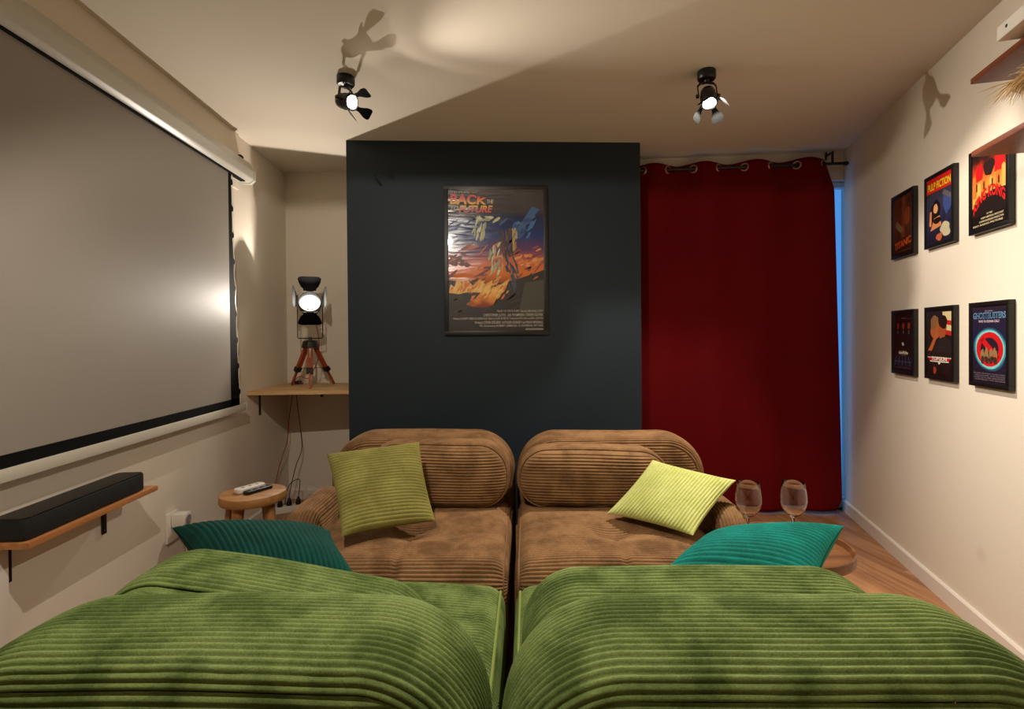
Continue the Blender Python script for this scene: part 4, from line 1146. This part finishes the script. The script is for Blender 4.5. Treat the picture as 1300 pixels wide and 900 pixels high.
# big poster on the accent wall ------------------------------------
big_sky = gradient_print('poster_sky_ink', [(0.0, lin(24, 20, 18)), (0.20, lin(30, 22, 20)), (0.30, lin(110, 48, 26)), (0.40, lin(236, 132, 58)), (0.48, lin(224, 120, 84)), (0.56, lin(112, 74, 116)), (0.66, lin(26, 62, 128)), (0.80, lin(16, 36, 84)), (0.84, lin(66, 60, 66)), (1.0, lin(58, 52, 58))], noise=0.10, nscale=2.5, rough=0.22, bump=0.5)
shape, blob, words, _r = framed('film_poster', (0.0435, 3.125, 1.618), (1, 0, 0), (0, -1, 0), 0.630, 0.908, 0.026, 0.022, BIG_FRAME, big_sky, 'large framed film poster with red title on the dark accent wall', 'poster')
flame_mat = gradient_print('flame_ink', [(0.0, lin(150, 52, 14)), (0.35, lin(240, 150, 46)), (0.6, lin(255, 214, 120)), (1.0, lin(244, 160, 50))], noise=0.9, nscale=5, rough=0.3)
title_mat = gradient_print('title_ink', [(0.0, lin(250, 196, 70)), (0.45, lin(240, 130, 50)), (0.75, lin(214, 52, 56)), (1.0, lin(226, 78, 110))], noise=0.05, rough=0.3)
title_mat2 = gradient_print('title_ink_lower', [(0.0, lin(206, 70, 96)), (0.4, lin(224, 60, 44)), (0.75, lin(244, 160, 56)), (1.0, lin(250, 210, 90))], noise=0.05, rough=0.3)
# plain colour masses: dark ground, pale arc of light, blue and rust blocks, flames
shape([(0, 0.0), (1, 0.0), (1, 0.43), (0.88, 0.40), (0.70, 0.36), (0.55, 0.34), (0.3, 0.33), (0, 0.36)], (34, 30, 26), 0.0002)
shape([(0.72, 0.10), (1.0, 0.12), (1.0, 0.36), (0.80, 0.34)], (70, 74, 62), 0.0004)
shape([(0.0, 0.27), (0.02, 0.33), (0.06, 0.31), (0.09, 0.38), (0.14, 0.33), (0.20, 0.36), (0.25, 0.32), (0.32, 0.36), (0.38, 0.33), (0.46, 0.36), (0.44, 0.30), (0.54, 0.325), (0.64, 0.37), (0.58, 0.28), (0.50, 0.23), (0.46, 0.18), (0.36, 0.165), (0.24, 0.17), (0.18, 0.19), (0.28, 0.23), (0.33, 0.27), (0.20, 0.275), (0.10, 0.26)], None, 0.0006, mat=flame_mat)
def scumble(cx, cz, rx, rz, pal, n, seed, lift=0.0007, rot=0.9, sz=1.0):
    r_ = random.Random(seed)
    for k in range(n):
        q, d = r_.uniform(0, 6.28), math.sqrt(r_.random())
        blob(cx + rx * d * math.cos(q), cz + rz * d * math.sin(q), sz * r_.uniform(0.018, 0.045), sz * r_.uniform(0.006, 0.013), r_.choice(pal), lift + 0.00001 * k, n=9, wob=0.3, seed=seed * 50 + k, rot=rot + r_.uniform(-0.35, 0.35))
PALE = [(206, 204, 158), (184, 186, 140), (222, 220, 180), (160, 170, 140)]
scumble(0.32, 0.72, 0.07, 0.10, PALE, 22, 3, rot=1.1)
scumble(0.42, 0.79, 0.10, 0.02, PALE, 10, 4, rot=0.2)
scumble(0.50, 0.50, 0.07, 0.13, PALE + [(210, 180, 120)], 24, 5, rot=1.2)
shape([(0.66, 0.66), (0.70, 0.66), (0.96, 0.86), (0.88, 0.88)], (44, 96, 152), 0.0003)
scumble(0.80, 0.72, 0.14, 0.08, [(30, 84, 150), (52, 120, 180), (24, 60, 120)], 26, 6, lift=0.0004, rot=0.7)
scumble(0.62, 0.63, 0.08, 0.12, [(48, 30, 30), (70, 36, 32), (30, 22, 24), (120, 52, 40)], 34, 7, lift=0.0012, rot=1.4)
scumble(0.69, 0.64, 0.03, 0.07, [(196, 164, 90), (170, 120, 70)], 8, 8, lift=0.0017, rot=1.4)
scumble(0.66, 0.42, 0.07, 0.12, [(46, 66, 84), (60, 84, 104), (34, 48, 62)], 28, 9, lift=0.0012, rot=-1.1)
scumble(0.84, 0.50, 0.14, 0.04, [(236, 140, 64), (244, 168, 90), (220, 110, 70)], 20, 10, lift=0.0004, rot=0.2)
scumble(0.12, 0.50, 0.12, 0.05, [(110, 50, 40), (80, 56, 84), (140, 66, 44)], 16, 11, lift=0.0004, rot=0.2)
scumble(0.40, 0.28, 0.22, 0.07, [(255, 214, 120), (244, 170, 60), (250, 190, 80), (226, 120, 36)], 40, 12, lift=0.0008, rot=0.6, sz=0.8)
scumble(0.15, 0.31, 0.14, 0.03, [(250, 190, 80), (226, 120, 36)], 16, 13, lift=0.0008, rot=0.8, sz=0.8)
prs = random.Random(5)
for k in range(90):
    x, z = prs.uniform(0.03, 0.97), prs.uniform(0.12, 0.80)
    if z > 0.62: rgb = prs.choice([(24, 58, 110), (34, 84, 140), (20, 40, 84), (70, 110, 150)])
    elif z > 0.36: rgb = prs.choice([(200, 110, 60), (230, 150, 80), (120, 60, 70), (160, 80, 60)])
    else: rgb = prs.choice([(40, 32, 26), (58, 48, 38), (28, 24, 22)])
    blob(x, z, prs.uniform(0.02, 0.09), prs.uniform(0.004, 0.012), rgb, 0.00025, n=12, wob=0.3, seed=k, rot=prs.uniform(0.1, 0.7))
words('STEVEN SPIELBERG', (196, 186, 176), 0.015, 0.225, 0.972, 0.988)
words('Presents', (196, 150, 80), 0.235, 0.295, 0.973, 0.986)
iw2 = 2 * (0.315 - 0.026); ih2 = 2 * (0.454 - 0.026)
def taper(X, Z, x, z):      # letters shrink towards an arrow point at the right
    c = 0.905 * ih2
    k = 1 - 0.38 * np.clip((X - 0.55) / 0.45, 0, 1)
    return x, 0.887 * ih2 + (z - 0.887 * ih2) * k + (1 - k) * 0.004
words('BACK', None, 0.018, 0.40, 0.892, 0.966, mat=title_mat, bold=0.035, shear=0.12, warp=taper)
words('TO', (206, 196, 176), 0.025, 0.105, 0.852, 0.881, bold=0.02, shear=0.2)
words('THE', (206, 196, 176), 0.405, 0.475, 0.899, 0.927, bold=0.02, shear=0.2)
words('FUTURE', None, 0.112, 0.468, 0.834, 0.885, mat=title_mat2, bold=0.035, shear=0.25)
words('A ROBERT ZEMECKIS Film', (176, 158, 150), 0.03, 0.275, 0.803, 0.819)
z_ = 0.128
for t_, x0 in (('"BACK TO THE FUTURE"  Starring  MICHAEL J. FOX', 0.50), ('CHRISTOPHER LLOYD - LEA THOMPSON - CRISPIN GLOVER', 0.36), ('Written by ROBERT ZEMECKIS & BOB GALE  Music by ALAN SILVESTRI  Produced by BOB GALE and NEIL CANTON', 0.04), ('Producers STEVEN SPIELBERG  KATHLEEN KENNEDY and FRANK MARSHALL', 0.27), ('PG  Directed by ROBERT ZEMECKIS  A UNIVERSAL PICTURE', 0.32)):
    words(t_, (198, 186, 170), x0, 0.985, z_, z_ + 0.019, lift=0.0014, bold=0.012)
    z_ -= 0.026
shape([(0.80, 0.004), (0.985, 0.004), (0.985, 0.016), (0.80, 0.016)], (150, 140, 130), 0.0012)

# six small prints on the right wall --------------------------------
EXR = -RT3      # to the right as seen from inside the room
def small(s, zc, label, base):
    return framed('film_print', rw(s, 0.0, zc), EXR, RI3, 0.232, 0.319, 0.016, 0.020, BLACK_FRAME, base, label, 'picture')
ZT, ZB = 1.6905, 1.110
S1, S2, S3 = 0.705, 0.375, 0.039
# top far: dark brown print, orange title at its foot
pm1 = gradient_print('brown_print_ink', [(0, lin(26, 16, 10)), (0.3, lin(70, 40, 22)), (0.6, lin(96, 52, 26)), (1, lin(54, 36, 24))], noise=0.6, nscale=4, rough=0.35)
shape, blob, words, _r = small(S1, ZT, 'small black-framed brown print, orange title at its foot, top row next to the curtain', pm1)
shape([(0.42, 0.28), (0.60, 0.28), (0.66, 0.95), (0.48, 0.98)], (122, 58, 30), 0.0003)
blob(0.72, 0.62, 0.14, 0.16, (140, 72, 36), 0.0004, wob=0.2, seed=1)
shape([(0.12, 0.50), (0.40, 0.36), (0.55, 0.42), (0.20, 0.60)], (128, 104, 76), 0.0005)
shape([(0.08, 0.78), (0.35, 0.70), (0.38, 0.75), (0.10, 0.84)], (84, 44, 26), 0.0004)
words('TITANIC', (214, 88, 34), 0.08, 0.92, 0.085, 0.205, bold=0.03, warp=lambda X, Z, x, z: (x, z + 0.02 * X))
words('LEONARDO DICAPRIO   KATE WINSLET', (150, 96, 56), 0.10, 0.90, 0.935, 0.955)
words('A JAMES CAMERON FILM', (150, 96, 56), 0.2, 0.85, 0.04, 0.06)
# top middle: red band with yellow title
pm2 = gradient_print('blue_print_ink', [(0, lin(22, 26, 40)), (0.4, lin(34, 42, 72)), (0.7, lin(52, 54, 70)), (1, lin(40, 36, 44))], noise=0.8, nscale=5, rough=0.35)
shape, blob, words, _r = small(S2, ZT, 'small black-framed print with yellow title on a red band, middle of the top row', pm2)
shape([(0.0, 0.78), (1, 0.78), (1, 1.0), (0.0, 1.0)], (206, 32, 26), 0.0003)
words('PULP FICTION', (238, 200, 40), 0.05, 0.95, 0.815, 0.93, bold=0.03)
blob(0.34, 0.45, 0.20, 0.20, (20, 16, 18), 0.0004, wob=0.2, seed=2)
blob(0.36, 0.52, 0.085, 0.075, (222, 158, 110), 0.0006, wob=0.1, seed=3)
shape([(0.14, 0.20), (0.60, 0.24), (0.52, 0.40), (0.30, 0.38)], (206, 130, 76), 0.0005)
shape([(0.10, 0.28), (0.19, 0.28), (0.20, 0.50), (0.13, 0.50)], (216, 140, 84), 0.0005)
blob(0.42, 0.335, 0.15, 0.05, (22, 16, 18), 0.0007, wob=0.1, seed=4)
blob(0.74, 0.17, 0.20, 0.10, (196, 186, 150), 0.0006, wob=0.3, seed=5)
blob(0.50, 0.08, 0.14, 0.05, (196, 96, 60), 0.0006, wob=0.3, seed=6)
blob(0.80, 0.56, 0.14, 0.18, (56, 74, 128), 0.0003, wob=0.3, seed=7)
shape([(0.62, 0.70), (0.98, 0.58), (1.0, 0.64), (0.70, 0.76)], (94, 88, 90), 0.0004)
# top near: fiery city with red arched title
pm3 = gradient_print('fire_print_ink', [(0, lin(18, 14, 14)), (0.22, lin(24, 18, 16)), (0.30, lin(244, 196, 96)), (0.60, lin(238, 150, 62)), (0.74, lin(214, 64, 34)), (0.88, lin(70, 28, 24)), (1, lin(24, 18, 18))], noise=0.18, nscale=4, rough=0.35)
shape, blob, words, _r = small(S3, ZT, 'small black-framed fiery print with a red arched title, half under the shelf', pm3)
shape([(0.10, 0.62), (0.32, 0.64), (0.30, 0.84), (0.14, 0.84)], (214, 26, 26), 0.0004)
shape([(0.66, 0.66), (0.92, 0.66), (0.95, 0.93), (0.68, 0.88)], (222, 28, 30), 0.0004)
for k, (x, h) in enumerate(((0.02, 0.70), (0.16, 0.60), (0.30, 0.66), (0.52, 0.62), (0.70, 0.66), (0.86, 0.72))):
    shape([(x, 0.42), (x + 0.10, 0.42), (x + 0.10, h - 0.02), (x + 0.05, h + 0.01), (x, h - 0.02)], (246, 190, 92) if k % 2 else (226, 128, 52), 0.0005)
for x in (0.12, 0.34, 0.58, 0.76):
    shape([(x, 0.50), (x + 0.035, 0.50), (x + 0.035, 0.58), (x + 0.017, 0.61), (x, 0.58)], (70, 30, 20), 0.0008)
blob(0.5, 0.76, 0.14, 0.12, (46, 26, 24), 0.0006, wob=0.3, seed=8)
shape([(0, 0.16), (1, 0.16), (1, 0.43), (0.75, 0.45), (0.5, 0.44), (0.25, 0.38), (0, 0.28)], (30, 22, 20), 0.0009)
arch = lambda X, Z, x, z: (x, z + 0.045 * (1 - (2 * X - 1) ** 2) * 1.0 + 0.018 * X)
words('KING KONG', (226, 34, 34), 0.05, 0.96, 0.185, 0.335, bold=0.04, warp=arch, lift=0.0016)
for k, (t_, a_, b_) in enumerate((('FAY WRAY', 0.45, 0.62), ('ROBERT ARMSTRONG  BRUCE CABOT', 0.28, 0.92), ('COOPER-SCHOEDSACK PRODUCTION', 0.22, 0.92), ('RKO RADIO PICTURE', 0.04, 0.9))):
    words(t_, (222, 204, 160), a_, b_, 0.155 - 0.042 * k, 0.180 - 0.042 * k, bold=0.02, lift=0.0016)
# bottom far: almost black print with three small red faces as plain ovals
pm4 = gradient_print('night_print_ink', [(0, lin(18, 18, 22)), (0.15, lin(24, 28, 44)), (0.35, lin(22, 20, 20)), (1, lin(18, 14, 14))], noise=0.1, nscale=5, rough=0.35)
shape, blob, words, _r = small(S1, ZB, 'small black-framed near-black print with three red ovals, bottom row next to the curtain', pm4)
for k, x in enumerate((0.24, 0.52, 0.80)):
    blob(x, 0.78, 0.065, 0.055, (126, 48, 36), 0.0004, wob=0.1, seed=k)
    shape([(x - 0.025, 0.70), (x + 0.025, 0.70), (x + 0.012, 0.64), (x - 0.012, 0.64)], (96, 90, 88), 0.0004)
words('ROBERT DE NIRO', (120, 60, 50), 0.10, 0.34, 0.885, 0.90); words('RAY LIOTTA', (170, 160, 150), 0.42, 0.64, 0.905, 0.92); words('JOE PESCI', (120, 60, 50), 0.72, 0.92, 0.885, 0.90)
blob(0.50, 0.47, 0.05, 0.03, (190, 180, 160), 0.0004, wob=0.3, seed=11)
blob(0.52, 0.315, 0.27, 0.045, (96, 74, 50), 0.0003, wob=0.1, seed=12)
words('GoodFellas', (232, 226, 210), 0.30, 0.76, 0.30, 0.345, bold=0.02)
for k in range(5):
    x = 0.05 + 0.2 * k
    shape([(x, 0.10), (x + 0.02, 0.10), (0.5 + (x - 0.5) * 0.75 + 0.015, 0.26), (0.5 + (x - 0.5) * 0.75, 0.26)], (70, 92, 132), 0.0004)
shape([(0.02, 0.16), (0.98, 0.16), (0.98, 0.168), (0.02, 0.168)], (70, 84, 116), 0.0005)
words('A MARTIN SCORSESE PICTURE', (90, 84, 90), 0.15, 0.85, 0.05, 0.07)
# bottom middle: red winged banner
pm5 = gradient_print('dusk_print_ink', [(0, lin(20, 14, 14)), (0.3, lin(40, 30, 26)), (0.6, lin(30, 28, 28)), (1, lin(34, 30, 38))], noise=0.4, nscale=4, rough=0.35)
shape, blob, words, _r = small(S2, ZB, 'small black-framed dark print with a red and white title banner, middle of the bottom row', pm5)
shape([(0.62, 0.97), (0.98, 0.97), (0.98, 0.64), (0.70, 0.68)], (224, 204, 150), 0.0002)
for k in range(2):
    z0 = 0.86 - 0.15 * k
    shape([(0.64, z0), (0.98, z0 - 0.03), (0.98, z0 - 0.10), (0.67, z0 - 0.07)], (190, 40, 30), 0.0003)
blob(0.34, 0.70, 0.17, 0.16, (176, 96, 50), 0.0004, wob=0.2, seed=21)
blob(0.30, 0.82, 0.16, 0.10, (140, 96, 60), 0.0005, wob=0.3, seed=22)
blob(0.62, 0.70, 0.16, 0.14, (170, 84, 44), 0.0005, wob=0.2, seed=23)
blob(0.64, 0.82, 0.19, 0.09, (34, 22, 20), 0.0006, wob=0.2, seed=24)
shape([(0.04, 0.38), (0.20, 0.38), (0.46, 0.64), (0.40, 0.68)], (186, 98, 52), 0.0006)
shape([(0.30, 0.36), (0.96, 0.36), (0.96, 0.52), (0.70, 0.60), (0.45, 0.56)], (38, 36, 36), 0.0006)
shape([(0.02, 0.275), (0.98, 0.275), (0.86, 0.235), (0.14, 0.235)], (200, 26, 28), 0.0010)
shape([(0.02, 0.288), (0.98, 0.288), (0.96, 0.278), (0.04, 0.278)], (236, 226, 206), 0.0011)
shape([(0.12, 0.230), (0.88, 0.230), (0.86, 0.215), (0.14, 0.215)], (236, 226, 206), 0.0011)
shape([(0.24, 0.238), (0.74, 0.238), (0.74, 0.278), (0.24, 0.278)], (170, 24, 26), 0.0010)
shape([(0.45, 0.213), (0.55, 0.213), (0.53, 0.188), (0.50, 0.178), (0.47, 0.188)], (230, 220, 204), 0.0011)
words('TOPGUN', (240, 232, 214), 0.20, 0.80, 0.236, 0.296, bold=0.035, lift=0.0015)
blob(0.32, 0.085, 0.07, 0.05, (160, 62, 36), 0.0006, wob=0.3, seed=26)
# bottom near: navy print with a red ring in a cyan glow
pm6 = gradient_print('navy_print_ink', [(0, lin(24, 24, 36)), (0.2, lin(30, 28, 46)), (0.6, lin(26, 30, 60)), (1, lin(40, 32, 48))], noise=0.15, nscale=3, rough=0.35)
shape, blob, words, _r = small(S3, ZB, 'small black-framed navy print with a red ring in a cyan glow, bottom row', pm6)
glow = [(0.515, 0.44, 0.475, 0.28, (36, 84, 112)), (0.515, 0.44, 0.45, 0.262, (62, 142, 160)), (0.515, 0.44, 0.425, 0.245, (130, 206, 206))]
for k, (cx, cz, rx, rz, rgb) in enumerate(glow): blob(cx, cz, rx, rz, rgb, 0.0002 + 0.0001 * k, n=36, wob=0.05, seed=k + 40)
ro, ri = [], []
for k in range(41):
    q = 2 * math.pi * k / 40
    ro.append((0.515 + 0.385 * math.cos(q), 0.44 + 0.222 * math.sin(q))); ri.append((0.515 + 0.26 * math.cos(q), 0.44 + 0.15 * math.sin(q)))
blob(0.515, 0.44, 0.30, 0.17, (34, 26, 40), 0.0005, n=36)
for k in range(40):
    pass
shape(ro[:21] + ri[:21][::-1], (206, 26, 30), 0.0007); shape(ro[20:] + ri[20:][::-1], (206, 26, 30), 0.0007)
shape([(0.24, 0.55), (0.33, 0.60), (0.80, 0.35), (0.72, 0.29)], (206, 26, 30), 0.0007)
for k, x in enumerate((0.32, 0.44, 0.56, 0.68)):
    blob(x, 0.37 + 0.015 * (k % 2), 0.055, 0.075, (150, 116, 74), 0.0010, wob=0.3, seed=60 + k)
    blob(x, 0.30, 0.05, 0.05, (66, 46, 36), 0.0011, wob=0.2, seed=70 + k)
words('GHOSTBUSTERS', (128, 176, 208), 0.04, 0.97, 0.835, 0.915, bold=0.03, lift=0.0014)
words('GHOSTBUSTERS', (34, 60, 104), 0.055, 0.955, 0.842, 0.908, bold=0.0, lift=0.0017)
words('WHO YA GONNA CALL?', (214, 196, 206), 0.20, 0.80, 0.785, 0.818, bold=0.02)
words('THIS SUMMER', (190, 176, 180), 0.38, 0.62, 0.925, 0.940)
for k in range(4):
    words(('BILL MURRAY  DAN AYKROYD  SIGOURNEY WEAVER', 'HAROLD RAMIS  RICK MORANIS', 'MUSIC BY ELMER BERNSTEIN', 'DIRECTED BY IVAN REITMAN')[k], (140, 128, 134), 0.06 + 0.03 * (k % 2), 0.95, 0.115 - 0.027 * k, 0.131 - 0.027 * k)

for o in bpy.data.objects:
    if '_w' in o: del o['_w']
